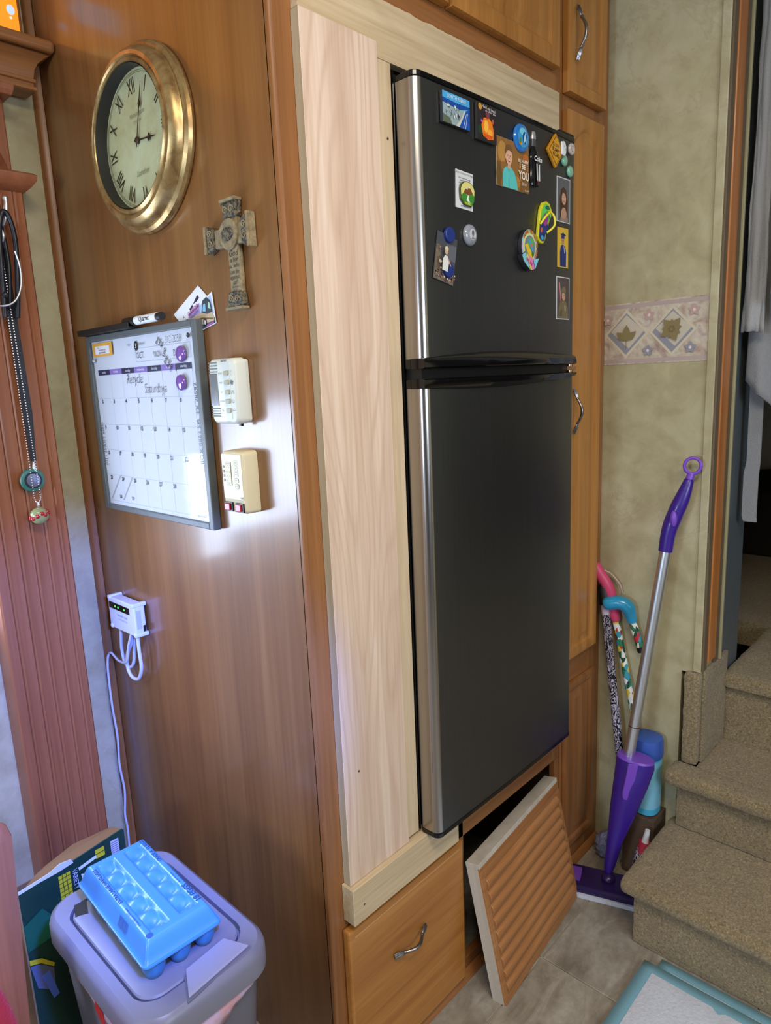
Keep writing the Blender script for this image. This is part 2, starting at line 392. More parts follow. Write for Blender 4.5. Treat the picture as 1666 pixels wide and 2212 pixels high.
# wall with the window, left of the cabinet
wl = ST('wall_left', MB().box(-3.1, -1.18, YC, YC+0.1, 0, CE).box(-0.25, 0.0, YC, YC+0.1, 0, CE)
        .box(-1.18, -0.25, YC, YC+0.1, 0, 0.93).box(-1.18, -0.25, YC, YC+0.1, 1.50, CE), M['paper'])
wn = ST('window_1', MB().box(-1.18, -1.14, YC-0.01, YC+0.06, 0.93, 1.50).box(-0.285, -0.25, YC-0.01, YC+0.06, 0.93, 1.50)
        .box(-1.14, -0.285, YC-0.01, YC+0.06, 0.93, 0.97).box(-1.14, -0.285, YC-0.01, YC+0.06, 1.46, 1.50), paint((206, 200, 182), 0.4), bevel=0.004)
O('side_shade', MB().box(-0.402, -0.285, YC-0.012, YC-0.009, 1.305, 1.46), paint((196, 190, 170), 0.8), wn)
O('pane', MB().box(-1.14, -0.285, YC+0.02, YC+0.024, 0.97, 1.46), M['glass'], wn)
ST('wall_far_left', MB().box(-3.2, -3.1, -3.1, YC+0.1, 0, 0.95).box(-3.2, -3.1, -3.1, YC+0.1, 1.95, CE).box(-3.2, -3.1, -3.1, -1.0, 0.95, 1.95).box(-3.2, -3.1, 0.3, YC+0.1, 0.95, 1.95), paint((150, 138, 112), 0.7))
ST('wall_behind', MB().box(-3.2, 4.2, -3.2, -3.1, 0, CE), paint((88, 92, 98), 0.7))
ST('wall_opposite', MB().box(4.2, 4.3, -3.2, 1.6, 0, CE), paint((88, 92, 98), 0.8))
# cherry strip in the corner between the window wall and the cabinet side
ST('trim_1', MB().loft([[(-0.001, YC, z), (-0.019, YC, z), (-0.018, YC-0.008, z), (-0.013, YC-0.014, z), (-0.001, YC-0.016, z)] for z in (0, CE)]), M['cherry'], smooth=50)
# wallpapered wall on the right with its border
wr = ST('wall_right', MB().box(XR, XR+0.12, -0.302, 0.95, 0.645, CE).box(XR, XR+0.12, -0.25, 0.95, 0, 0.645), M['paper'])
ST('trim_2', MB().box(XR-0.006, XR, -0.303, -0.2815, 0.652, CE), M['paper'], bevel=0.002)
bo = O('wallpaper_border', MB().box(XR-0.0012, XR-0.0004, -0.281, -0.001, 1.503, 1.667), M['border'], wr, label='pink and cream wallpaper border with pressed leaves')
ba = T('x', '', '', (XR-0.0012, 0, 1.585), RA); del ba['label']; del ba['category']
ba.name = 'border_print'; ba.parent = None
def leaf(cx, cz, L, a, wd=0.35):
    pts = []
    for i in range(9):
        t = i/8; pts.append((t*L, math.sin(PI*t)*L*wd*0.5*(1.2-0.4*t)))
    for i in range(7, 0, -1):
        t = i/8; pts.append((t*L, -math.sin(PI*t)*L*wd*0.5*(1.2-0.4*t)))
    c, s = math.cos(a), math.sin(a)
    return [(cx+x*c-z*s, cz+x*s+z*c) for x, z in pts]
B1, B2, CR, PK, LF = (142, 142, 150), (178, 160, 154), (204, 194, 168), (186, 156, 148), (132, 118, 74)
L = []
for zz in (-0.073, 0.073): L.append((B2, [(0.001, zz-0.005), (0.28, zz-0.005), (0.28, zz+0.005), (0.001, zz+0.005)]))
for cx in (0.064, 0.190):
    L.append((CR, [(cx-0.062, 0), (cx, -0.066), (cx+0.062, 0), (cx, 0.066)]))
    L.append((B1, [(cx-0.054, 0), (cx, -0.056), (cx+0.054, 0), (cx, 0.056)]))
    L.append(((196, 186, 166), [(cx-0.044, 0.008), (cx+0.008, -0.04), (cx+0.05, 0.006), (cx, 0.05)]))
for cx, cz in ((0.127, 0.045), (0.245, 0.048), (0.238, -0.046), (0.012, 0.04), (0.127, -0.048)):
    c = PK if cz > 0 else B1
    for a in range(5): L.append((c, leaf(cx, cz, 0.016, a*2*PI/5+0.3, 0.7)))
    L.append(((222, 210, 200), circle(cx, cz, 0.004, n=8)))
for a, l in ((PI*0.5, 0.042), (PI*0.5+0.85, 0.036), (PI*0.5-0.85, 0.036)): L.append((LF, leaf(0.066, -0.018, l, a, 0.5)))
L.append((LF, line(0.066, -0.018, 0.066, -0.038, 0.0015)))
for a in range(9): L.append((LF, leaf(0.190, 0.004, 0.034 if a % 2 else 0.026, a*2*PI/9+0.2, 0.55)))
for a in range(7): L.append(((112, 96, 60), circle(0.19+0.007*math.cos(a), 0.004+0.007*math.sin(a), 0.0025, n=7)))
o = art(ba, 'leaf_print', L, -0.0)
me = o.data; mw = gm(ba); me.transform(mw); bpy.data.objects.remove(ba); o.parent = bo; o.matrix_parent_inverse.identity()

# doorway: wooden frame reveal, stub walls, bedroom beyond
ST('door_1', MB().box(XR+0.028, XR+0.085, -0.312, -0.302, 0.672, CE), wood('door_jamb_wood', (150, 88, 38), (186, 116, 56), (204, 136, 72), 'z', 0.4, 0.2, 0, 0.25), bevel=0.003)
ST('trim_3', MB().box(XR+0.001, XR+0.028, -0.308, -0.302, 0.655, CE).box(XR+0.085, XR+0.118, -0.309, -0.302, 0.655, CE), paint((104, 88, 66), 0.6), bevel=0.001)
ST('trim_4', MB().box(XR+0.119, XR+0.128, -0.315, -0.30, 0.655, CE), paint((164, 156, 118), 0.5), bevel=0.001)
ST('wall_hall', MB().box(XR+0.12, 1.42, -0.302, -0.285, 0.0, CE).box(1.42, 1.45, -0.302, 1.5, 0.0, CE).box(1.45, 4.2, 1.5, 1.55, 0, CE), paint((84, 92, 96), 0.35))
ST('wall_door_right', MB().box(XR, XR+0.12, -3.1, -1.15, 0, CE), M['paper'])
def fuzzy_box(x0, x1, y0, y1, z0, z1, r, step=0.012, amp=0.0018):
    """rounded box whose surface is roughened like pile"""
    mb = MB(); dims = ((x0, x1), (y0, y1), (z0, z1)); inner = [(a+r, b-r) for a, b in dims]
    for ax in range(3):
        u, v = [i for i in range(3) if i != ax]
        nu = max(2, int((dims[u][1]-dims[u][0])/step)); nv = max(2, int((dims[v][1]-dims[v][0])/step))
        for side in (0, 1):
            base = len(mb.v)
            for i in range(nu+1):
                for j in range(nv+1):
                    p = [0, 0, 0]; p[ax] = dims[ax][side]
                    p[u] = dims[u][0]+(dims[u][1]-dims[u][0])*i/nu; p[v] = dims[v][0]+(dims[v][1]-dims[v][0])*j/nv
                    q = Vector([min(max(p[k], inner[k][0]), inner[k][1]) for k in range(3)]); d = Vector(p)-q
                    if d.length > 1e-9: d.normalize()
                    P = q+d*r
                    P += d*amp*(noise.noise(P*130)+0.6*noise.noise(P*45)); mb.v.append(tuple(P))
            for i in range(nu):
                for j in range(nv):
                    a = base+i*(nv+1)+j; f = (a, a+1, a+nv+2, a+nv+1)
                    mb.f.append(f if (side == 0) ^ (ax == 1) else tuple(reversed(f))); mb.mi.append(0)
    return mb
st1 = T('carpeted_step', 'lowest carpeted step with a rounded nose beside the mop and floor pads', 'step', (1.0, -0.7, 0), group='carpeted steps up to the doorway')
O('riser', fuzzy_box(0.800, 1.128, -1.14, -0.268, 0.0, 0.165, 0.008), M['carpet'], st1, smooth=60)
O('tread', fuzzy_box(0.772, 1.128, -1.146, -0.238, 0.148, 0.192, 0.020), M['carpet'], st1, smooth=60)
st2 = T('carpeted_step', 'second carpeted step, its nose overhanging the lowest step', 'step', (1.15, -0.7, 0), group='carpeted steps up to the doorway')
O('riser', fuzzy_box(1.078, 1.128, -1.14, -0.268, 0.1935, 0.345, 0.006), M['carpet'], st2, smooth=60)
O('tread', fuzzy_box(1.040, 1.132, -1.146, -0.240, 0.330, 0.374, 0.020), M['carpet'], st2, smooth=60)
O('tread', fuzzy_box(1.115, 1.334, -1.146, -0.304, 0.330, 0.374, 0.006), M['carpet'], st2, smooth=60)
st3 = T('carpeted_step', 'third carpeted step leading up into the dark bedroom doorway', 'step', (1.6, -0.7, 0), group='carpeted steps up to the doorway')
O('riser', fuzzy_box(1.3345, 1.400, -1.14, -0.304, 0.20, 0.555, 0.008), M['carpet'], st3, smooth=60)
O('tread', fuzzy_box(1.305, 1.80, -1.14, -0.3025, 0.545, 0.592, 0.016, 0.016), M['carpet'], st3, smooth=60)
O('carpet_wrap', fuzzy_box(XR-0.018, XR+0.012, -0.306, -0.262, 0.374, 0.650, 0.008, 0.008), M['carpet'], st2, smooth=60)
O('carpet_wrap', fuzzy_box(XR+0.012, 1.335, -0.312, -0.296, 0.374, 0.655, 0.004), M['carpet'], st2, smooth=60)
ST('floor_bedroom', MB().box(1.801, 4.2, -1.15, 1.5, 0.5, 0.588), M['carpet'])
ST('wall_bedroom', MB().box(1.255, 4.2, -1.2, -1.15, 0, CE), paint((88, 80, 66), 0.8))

# bed in the bedroom
bd = T('bed', 'bed with grey rumpled bedding seen in the dark bedroom', 'bed', (2.9, 0.4, 0.588))
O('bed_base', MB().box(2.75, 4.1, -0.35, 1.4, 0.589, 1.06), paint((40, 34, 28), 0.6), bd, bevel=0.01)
mb = MB(); rows = []
for i in range(15):
    t = i/14; row = []
    for j in range(41):
        y = -0.42+1.85*j/40; z = 1.03+t*0.36-0.03*math.sin(y*5); d = 0.03*math.sin(y*16+t*5)*(1-t)+0.014*noise.noise(Vector((y*9, t*4, 0)))
        row.append((2.45-d+0.05*t*t, y, z))
    rows.append(row)
rows.append([(4.1, p[1], 1.42) for p in rows[0]])
mb.loft(rows, False, 0, False)
o = O('sheet', mb, M['sheet'], bd, smooth=80); so = o.modifiers.new('s', 'SOLIDIFY'); so.thickness = 0.012
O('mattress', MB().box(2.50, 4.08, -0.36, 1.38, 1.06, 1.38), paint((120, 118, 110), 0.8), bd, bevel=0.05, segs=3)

# hanging towels in the doorway
rod = T('towel_rod', 'dark rod above the doorway carrying the towels', 'rod', (1.32, -0.6, 2.46))
O('rail', MB().tube([(1.325, -1.15, 2.5), (1.325, -0.302, 2.5)], 0.010, 12), M['pewter'], rod, smooth=40)
def towel(label, y0, y1, ztop, zb0, zb1, x, mat, folds, amp, seed, name='towel'):
    mb = MB(); rows = []; NX = 36; NZ = 44
    for i in range(NZ+1):
        t = i/NZ; row = []
        for j in range(NX+1):
            u = j/NX; zb = zb0+(zb1-zb0)*u; y = y0+(y1-y0)*u; z = ztop+(zb-ztop)*t
            sq = 1.0-0.25*math.sin(PI*min(1, t*1.2))*(0.3)
            yy = (y0+y1)/2+(y-(y0+y1)/2)*(0.72+0.28*t)*sq
            d = amp*math.sin(u*folds*2*PI+seed+1.3*t)*(0.35+0.65*t)+0.010*noise.noise(Vector((u*5, t*6, seed)))
            row.append((x+d, yy, z+0.006*noise.noise(Vector((u*7, seed, 2)))))
        rows.append(row)
    mb.loft(rows, False, 0, False)
    o = O(name, mb, mat, None, smooth=80); s = o.modifiers.new('s', 'SOLIDIFY'); s.thickness = 0.007
    return tag(o, label, name, None)
towel('narrow light grey towel with a straight hem, leftmost in the doorway', -0.318, -0.372, 2.49, 1.575, 1.568, 1.275, M['towel2'], 1.2, 0.009, 0.3)
towel('grey towel with a slanting hem hanging lowest in the doorway', -0.325, -0.445, 2.49, 1.445, 1.300, 1.325, M['towel'], 1.3, 0.012, 2.0)
towel('white towel gathered at the right edge of the doorway', -0.395, -0.64, 2.49, 1.66, 1.50, 1.235, M['towel2'], 2.0, 0.016, 4.0)
tg = O('robe_belt', MB().loft([[(1.36, -0.322-dx, z), (1.36, -0.358-dx*0.4, z), (1.366, -0.358-dx*0.4, z), (1.366, -0.322-dx, z)] for z, dx in ((2.49, 0), (1.4, 0.0), (1.22, 0.002), (1.18, -0.004), (1.06, -0.003), (1.045, 0.002))]), M['towel'], None, smooth=60)
tag(tg, 'long narrow grey cloth belt hanging below the towels', 'belt')

# ------------------------------------------------------------------ refrigerator cabinet
rc = T('refrigerator_cabinet', 'tall cherry wood cabinet built around the refrigerator', 'cabinet', (0.45, 0.40, 0))
O('side_panel', MB().box(0.0, 0.016, 0.012, YC-0.002, 0, CE-0.002), M['side'], rc)
O('corner_post', MB().box(0.0, 0.050, 0.0, 0.020, 0, CE-0.002), M['cherry'], rc, bevel=0.006, segs=3)
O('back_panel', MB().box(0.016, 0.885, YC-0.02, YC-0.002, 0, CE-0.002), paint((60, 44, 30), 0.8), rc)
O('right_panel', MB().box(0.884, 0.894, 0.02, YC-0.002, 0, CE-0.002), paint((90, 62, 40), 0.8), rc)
O('stile', MB().box(0.852, 0.889, 0.0, 0.020, 0.395, CE-0.002), M['cherry'], rc, bevel=0.002)
O('stile', MB().box(0.868, 0.889, 0.0, 0.020, 0, 0.394), M['cherry'], rc, bevel=0.002)
O('stile', MB().box(0.402, 0.432, 0.0, 0.020, 0.05, 0.44), M['cherry'], rc, bevel=0.002)
O('rail', MB().box(0.050, 0.852, 0.0, 0.020, 2.045, CE-0.002), M['cherry_x'], rc, bevel=0.001)
O('rail', MB().box(0.050, 0.852, 0.0, 0.020, 0.395, 0.505), M['cherry_x'], rc, bevel=0.002)
O('rail', MB().box(0.050, 0.868, 0.0, 0.020, 0.0, 0.05), M['cherry_x'], rc, bevel=0.002)
O('base_moulding', MB().loft([[(x, -0.001, 0.001), (x, -0.016, 0.001), (x, -0.013, 0.012), (x, -0.001, 0.022)] for x in (0.01, 0.888)]), M['cherry_x'], rc, smooth=50)
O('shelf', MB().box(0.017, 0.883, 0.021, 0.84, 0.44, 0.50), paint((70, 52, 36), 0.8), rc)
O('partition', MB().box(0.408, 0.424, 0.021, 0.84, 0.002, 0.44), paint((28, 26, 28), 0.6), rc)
o = O('wide_board', MB().box(0.041, 0.216, -0.0205, -0.0005, 0.512, 2.064), [M['oak'], M['oak_edge']], rc, bevel=0.0008, segs=1, label='wide unfinished oak board with cathedral grain')
for p in o.data.polygons:
    if abs(p.normal.y) < 0.5: p.material_index = 1
O('narrow_board', MB().box(0.2165, 0.2535, -0.0165, -0.0005, 0.518, 2.0400), M['oak_tan'], rc, bevel=0.0008, segs=1, label='narrow unfinished oak strip beside the refrigerator')
tb = [(0.043, 2.0655), (0.217, 2.0655), (0.217, 2.0405), (0.846, 2.0405)]
random.seed(3)
xs = [0.846-0.803*i/60 for i in range(61)]
tb += [(x, 2.136+random.uniform(-0.0016, 0.0014)) for x in xs]
O('top_board', MB().prism(tb, -0.0165, -0.0005), M['oak_x'], rc, label='unfinished plywood board with a rough upper edge')
O('ledge_board', MB().box(0.035, 0.372, -0.0335, -0.0005, 0.431, 0.5115), [M['oak_x'], M['oak_edge']], rc, bevel=0.001, segs=1, label='unfinished board below the wide board')
for i, (x, z, y) in enumerate(((0.063, 0.466, -0.0338), (0.315, 0.497, -0.0338), (0.238, 1.914, -0.0178), (0.080, 0.745, -0.0208))):
    O('nail_hole', MB().lathe([(0.0022, 0), (0.0022, 0.0004)], (x, y, z), 'y', 8), paint((60, 44, 34), 0.9), rc)
def handle(parent, p0, p1, out, name='handle', side=(0, 0, 1)):
    """arched pull with fluted scallop ends; out = outward direction"""
    P0, P1, ov = Vector(p0), Vector(p1), Vector(out); ax = (P1-P0).normalized(); lt = ax.cross(ov)
    mb = MB(); Ln = (P1-P0).length
    path, rr = [], []
    for i in range(17):
        t = 0.20+0.60*i/16; u = (t-0.2)/0.6
        path.append(tuple(P0+ax*Ln*t+ov*(0.010+0.015*math.sin(PI*u)))); rr.append(0.0028+0.0012*math.sin(PI*u))
    mb.tube(path, rr, 10)
    for e, sgn in ((P0, 1), (P1, -1)):
        for kk in range(-2, 3):
            q = [e+ax*sgn*Ln*0.005+lt*kk*0.0026+ov*(0.003+0.0012*(2-abs(kk))), e+ax*sgn*Ln*0.10+lt*kk*0.0030+ov*(0.007+0.0015*(2-abs(kk))), e+ax*sgn*Ln*0.23+lt*kk*0.0008+ov*0.0125]
            mb.tube(smooth_path(q, 4), [0.0015]*4+[0.0021]*4+[0.0012], 7)
        mb.tube([tuple(e+ax*sgn*Ln*0.22+ov*0.0115), tuple(e+ax*sgn*Ln*0.245+ov*0.0135)], 0.0042, 10)
        mb.tube([tuple(e+ax*sgn*Ln*0.06), tuple(e+ax*sgn*Ln*0.06+ov*0.007)], 0.003, 8)
    return O(name, mb, M['pewter'], parent, smooth=50, label='dark pewter pull with scalloped ends')
def raised_door(parent, name, x0, x1, z0, z1, y=0.0, th=0.021, fr=0.045, mat=None, arch=False, matx=None):
    """frame-and-panel door facing -Y, panel raised, optional arched top"""
    mat = mat or M['maple']; mb = MB(); yf = y-th
    mb.box(x0, x1, yf+0.006, y-0.0008, z0, z1)
    o = O(name, mb, mat, parent, bevel=0.001)
    ar = 0.035 if arch else 0.0
    def inner(off):
        a, b, c, d = x0+fr+off, x1-fr-off, z0+fr+off, z1-fr-off
        if not arch: return [(a, c), (b, c), (b, d), (a, d)]
        n = 10; w_ = b-a; pts = [(a, c), (b, c), (b, d-ar)]
        for i in range(n+1):
            t = i/n; pts.append((b-w_*0.12-(w_*0.76)*t, d-ar+0.012+(ar-0.012)*math.sin(PI*t)))
        pts.append((a, d-ar)); return pts
    def rect_like(n_in, off):
        # outer rectangle resampled to the same count as the inner loop
        a, b, c, d = x0+off, x1-off, z0+off, z1-off
        pts = [(a, c), (b, c), (b, d)] if arch else [(a, c), (b, c), (b, d), (a, d)]
        if arch:
            n = 10
            for i in range(n+1): pts.append((b-(b-a)*(0.05+0.9*i/n), d))
            pts.append((a, d))
        return pts
    n = len(inner(0)); fm = MB()
    loops = [(rect_like(n, 0.0), yf+0.007), (rect_like(n, 0.0015), yf+0.001), (rect_like(n, 0.006), yf), (inner(-0.010), yf), (inner(-0.006), yf+0.002), (inner(0.0), yf+0.0065)]
    fm.loft([[(x, yy, z) for x, z in lp] for lp, yy in loops], False)
    O('door_frame', fm, mat, o, smooth=30)
    pn = MB(); loops = [(inner(0.001), yf+0.007), (inner(0.006), yf+0.0068), (inner(0.024), yf+0.0015), (inner(0.027), yf+0.001)]
    pn.loft([[(x, yy, z) for x, z in lp] for lp, yy in loops], False)
    pn.flat(inner(0.027), yf+0.001)
    O('raised_panel', pn, mat, o, smooth=30)
    return o
raised_door(rc, 'door', 0.434, 0.843, 2.187, 2.60)
raised_door(rc, 'door', 0.052, 0.424, 2.187, 2.60)
dr = O('drawer_front', MB().box(0.028, 0.403, -0.0215, -0.0008, 0.030, 0.412), M['maple_x'], rc, bevel=0.005, segs=2)
mb = MB()
for (a, b, y) in ((0.016, 0.019, -0.0217),):
    for q in ([(0.028+a, 0.412-a), (0.403-a, 0.412-a), (0.403-a, 0.412-b), (0.028+a, 0.412-b)], ): mb.flat(q, y)
O('pale_line', mb, paint((206, 156, 92), 0.4), dr, label='pale line along the drawer edge')  # thin pale line just below the drawer's top edge
handle(dr, (0.150, -0.0216, 0.272), (0.256, -0.0216, 0.280), (0, -1, 0))

pc = T('pantry_cabinet', 'narrow honey wood pantry cabinet between the refrigerator and the wallpapered wall', 'cabinet', (1.01, 0.3, 0))
O('carcass', MB().box(0.896, XR-0.004, 0.02, 0.80, 0, CE-0.002), paint((110, 76, 46), 0.7), pc)
O('stile', MB().box(0.8895, 0.915, 0.0, 0.020, 0, CE-0.002), M['cherry'], pc)
O('stile', MB().box(1.055, XR-0.003, 0.0, 0.020, 0, CE-0.002), M['cherry'], pc)
for z0, z1 in ((2.08, 2.18), (0.58, 0.72), (0.0, 0.10)): O('rail', MB().box(0.915, 1.055, 0.0005, 0.020, z0, z1), M['cherry_x'], pc)
d1 = raised_door(pc, 'door', 0.887, 1.080, 2.149, 2.60, fr=0.036); handle(d1, (0.917, -0.0216, 2.222), (0.917, -0.0216, 2.340), (0, -1, 0))
d2 = raised_door(pc, 'door', 0.887, 1.072, 0.690, 2.112, fr=0.036, arch=True); handle(d2, (0.917, -0.0216, 1.328), (0.917, -0.0216, 1.446), (0, -1, 0))
raised_door(pc, 'door', 0.905, 1.085, 0.075, 0.608, fr=0.030, mat=M['cherry'], th=0.012)
O('base_moulding', MB().loft([[(x, -0.001, 0.001), (x, -0.016, 0.001), (x, -0.013, 0.012), (x, -0.001, 0.022)] for x in (0.8885, 1.128)]), M['cherry_x'], pc, smooth=50)

# ------------------------------------------------------------------ refrigerator
FX0, FX1, FY = 0.2605, 0.833, -0.066
fr_ = T('refrigerator', 'tall dark-looking stainless two-door refrigerator covered in magnets', 'refrigerator', (0.55, 0.3, 0.512))
O('body', MB().box(0.256, 0.846, -0.004, 0.58, 0.513, 2.034), M['black'], fr_, bevel=0.003)
O('gasket_strip', MB().box(0.2555, 0.2585, -0.018, -0.004, 0.52, 2.03), M['black_gloss'], fr_)
def door_profile(z):
    pts = [(FX0, -0.020, z), (FX0, -0.050, z)]
    for i in range(1, 8):
        a = PI+PI/2*i/8*1.0
        pts.append((FX0+0.016+0.016*math.cos(a), -0.050+0.016*math.sin(a), z))
    pts += [(FX0+0.016, FY, z), (FX0+0.10, FY-0.0015, z), ((FX0+FX1)/2, FY-0.003, z), (FX1-0.10, FY-0.0015, z), (FX1-0.010, FY, z)]
    for i in range(1, 6):
        a = -PI/2+PI/2*i/6
        pts.append((FX1-0.010+0.010*math.cos(a), FY+0.010+0.010*math.sin(a), z))
    pts += [(FX1, FY+0.012, z), (FX1, -0.020, z)]
    return pts
def fridge_door(name, z0, z1, capt, capb):
    mb = MB(); mb.loft([door_profile(z0), door_profile(z1)], True)
    o = O(name, mb, [M['steel'], M['steel_side_lit']], fr_, smooth=40)
    for p in o.data.polygons:
        c = o.data.vertices; cx = sum(c[i].co.x for i in p.vertices)/len(p.vertices)+fr_.location.x
        if cx < FX0+0.015 and abs(p.normal.z) < 0.5: p.material_index = 1  # left side and rounded corner take the lighter, lit-looking copy
    for z, h in ((z1, capt), (z0-capb, capb)):
        if h <= 0: continue
        cp = MB(); e = 0.0012
        cp.loft([[(x+(-e if x < 0.5 else e), y-e if y < -0.03 else y, zz) for x, y, _ in door_profile(0)] for zz in (z+0.0002, z+h)], True)
        O('end_cap', cp, M['black_gloss'], o, bevel=0.002, segs=2)
    return o
fz = fridge_door('freezer_door', 1.510, 2.010, 0.011, 0.0)
rf = fridge_door('main_door', 0.524, 1.488, 0.0, 0.012)
def band(zin, zoutL, bulge, zoutR, sgn, name, parent):
    """black handle band that bulges away from the seam; recessed pocket at its right end"""
    mb = MB(); N = 30; rows = []
    for i in range(N+1):
        t = i/N; x = FX0-0.004+(FX1+0.002-FX0+0.004)*t
        zo = (zoutL+(zoutR-zoutL)*t)+bulge*(math.sin(PI*t)**0.9)
        zi = zin
        out = 0.006+0.014*math.sin(PI*min(1, t*1.0))**1.2
        if t < 0.02: out = 0.003
        dep = FY-out-0.002
        m_ = (zo+zi)/2
        rows.append([(x, FY+0.030, zi), (x, dep+0.004, zi), (x, dep, zi+(zo-zi)*0.12), (x, dep+0.001, m_), (x, FY-0.004, zo-(zo-zi)*0.10), (x, FY+0.001, zo), (x, FY+0.030, zo)])
    # wraps round the left edge of the door
    first = rows[0]; rows = [[(p[0]+0.0005, p[1], p[2]) for p in first]]+rows
    mb.loft(rows, True)
    o = O(name, mb, M['black_gloss'], parent, smooth=50)
    return o
hb = band(1.508, 1.527, 0.015, 1.529, 1, 'handle', fz)
hb2 = band(1.489, 1.471, -0.012, 1.480, -1, 'handle', rf)
O('side_band', MB().box(FX0-0.0015, FX0+0.01, -0.060, -0.020, 1.508, 1.527), M['black_gloss'], hb, bevel=0.002)
O('side_band', MB().box(FX0-0.0015, FX0+0.01, -0.060, -0.020, 1.471, 1.489), M['black_gloss'], hb2, bevel=0.002)
O('pocket_lip', MB().prism(rrect(0.662, 0.800, 1.5095, 1.5250, 0.006), FY-0.0165, FY-0.0120), paint((40, 46, 58), 0.08), hb, bevel=0.0015)
O('pocket_lip', MB().prism(rrect(0.662, 0.796, 1.4740, 1.4875, 0.006), FY-0.0165, FY-0.0120), paint((40, 46, 58), 0.08), hb2, bevel=0.0015)
O('seam_gasket', MB().box(FX0+0.006, FX1-0.004, -0.055, -0.006, 1.489, 1.508), M['black'], fr_)
O('middle_hinge', MB().box(FX1-0.035, FX1+0.010, -0.068, -0.004, 1.494, 1.503).lathe([(0.006, 0), (0.006, 0.020)], (FX1-0.006, -0.060, 1.488), 'z', 12), paint((190, 150, 120), 0.2, 0.9), fr_, smooth=40)
O('hinge_cover', MB().box(0.775, 0.842, -0.058, -0.004, 2.022, 2.033), M['black'], fr_, bevel=0.003)

# ------------------------------------------------------------------ vent grille leaning on the cabinet
def P3(a, b, t): return Vector(a)+(Vector(b)-Vector(a))*t
BL, BR, TLp, TRp = Vector((0.421, -0.127, 0.001)), Vector((0.857, -0.085, 0.001)), Vector((0.427, -0.056, 0.355)), Vector((0.863, -0.014, 0.355))
gx = (BR-BL).normalized(); gz = (TLp-BL).normalized(); gy = gz.cross(gx).normalized(); gz = gx.cross(gy)
if gy.y < 0: gy = -gy
gr = T('vent_grille', 'wooden louvred vent cover leaning against the cabinet on the tiles', 'grille', BL)
rotm = Matrix((gx, gy, gz)).transposed().to_4x4()
gr.rotation_euler = rotm.to_euler(); GW, GH, GD = 0.438, 0.360, 0.038
O('side_rail', MB().box(0, 0.016, 0, GD, 0, GH-0.012), [M['grille_wood']], gr, bevel=0.001, world=False)
O('edge_strip', MB().box(-0.002, 0.0, 0.006, GD-0.002, 0.002, GH-0.002), M['fiber'], gr, world=False, label='pale raw fibreboard edge')
O('side_rail', MB().box(GW-0.018, GW, 0, GD, 0, GH-0.012), M['grille_wood'], gr, bevel=0.001, world=False)
O('top_rail', MB().box(-0.001, GW, 0.0, GD, GH-0.012, GH), M['fiber'], gr, bevel=0.001, world=False, label='pale raw fibreboard top edge')
O('top_band', MB().box(0.016, GW-0.018, -0.001, GD*0.5, GH-0.040, GH-0.012), M['grille_wood'], gr, bevel=0.001, world=False)
O('bottom_rail', MB().box(0.016, GW-0.018, 0, GD, 0, 0.020), M['grille_wood'], gr, bevel=0.001, world=False)
NS = 9; pitch_ = (GH-0.060)/NS
sl = MB(); a = pitch_
sl.loft([[(x+0.0, -0.0012-0.0050*math.sin(PI*min(1, t*1.25))+0.0075*max(0, t-0.62)/0.38, a*t*1.04) for t in [k/10 for k in range(11)]]+[(x, 0.020, a*1.04), (x, 0.010, 0.0)] for x in (0.0165, GW-0.0185)])
for i in range(NS):
    if i == 0: s0 = O('slat', sl, M['grille_wood'], gr, bevel=0.001, world=False, smooth=35); s0.location = (0, 0, 0.020)
    else:
        s1 = s0.copy(); C.objects.link(s1); s1.parent = gr; s1.location = (0, 0, 0.020+i*pitch_)
for x, z in ((0.425, 0.215), (0.428, 0.10)): O('screw', MB().lathe([(0.003, 0), (0.002, 0.0012)], (x, -0.0002, z), 'y', 10), M['pewter'], gr, world=False)

# ------------------------------------------------------------------ things on the cabinet side
ck = TA('wall_clock', 'round antique gold wall clock with Roman numerals and a deep moulded rim', 'clock', 0.400, 1.963)
RX, RZ = 1.06, 1.0
prof = [(0.160, 0.0005), (0.1665, 0.002), (0.1685, 0.008), (0.1665, 0.015), (0.161, 0.020), (0.1575, 0.0195), (0.1560, 0.0225), (0.1555, 0.028), (0.151, 0.0355), (0.144, 0.041),
        (0.1375, 0.0415), (0.1345, 0.038), (0.1325, 0.0405), (0.1290, 0.0430), (0.1260, 0.0415), (0.1245, 0.036), (0.1240, 0.010)]
O('frame_ring', MB().lathe(prof, (0, 0, 0), 'y', 96, sx=RX, cap=False), M['gold'], ck, world=False, smooth=28)
O('inner_wall', MB().lathe([(0.1238, 0.040), (0.1238, 0.010)], (0, 0, 0), 'y', 72, sx=RX, cap=False), paint((40, 38, 36), 0.5), ck, world=False, smooth=50)
O('dial', MB().lathe([(0.125, 0.001), (0.1245, 0.016)], (0, 0, 0), 'y', 72, sx=RX), M['dial'], ck, world=False, smooth=30)
L = []; IK = (52, 40, 26)
def ringpoly(r, w_, n=64):
    mb = MB(); vs = []; fs = []
    for i in range(n):
        a = 2*PI*i/n; vs += [(r*math.cos(a)*RX, 0, r*math.sin(a)), ((r+w_)*math.cos(a)*RX, 0, (r+w_)*math.sin(a))]
    for i in range(n): k = (i+1) % n; fs.append((2*i, 2*k, 2*k+1, 2*i+1))
    return mb.add(vs, fs)
L.append(((120, 112, 66), ringpoly(0.1155, 0.0010))); L.append(((120, 112, 66), ringpoly(0.1185, 0.0010)))
rotc = math.radians(-5)
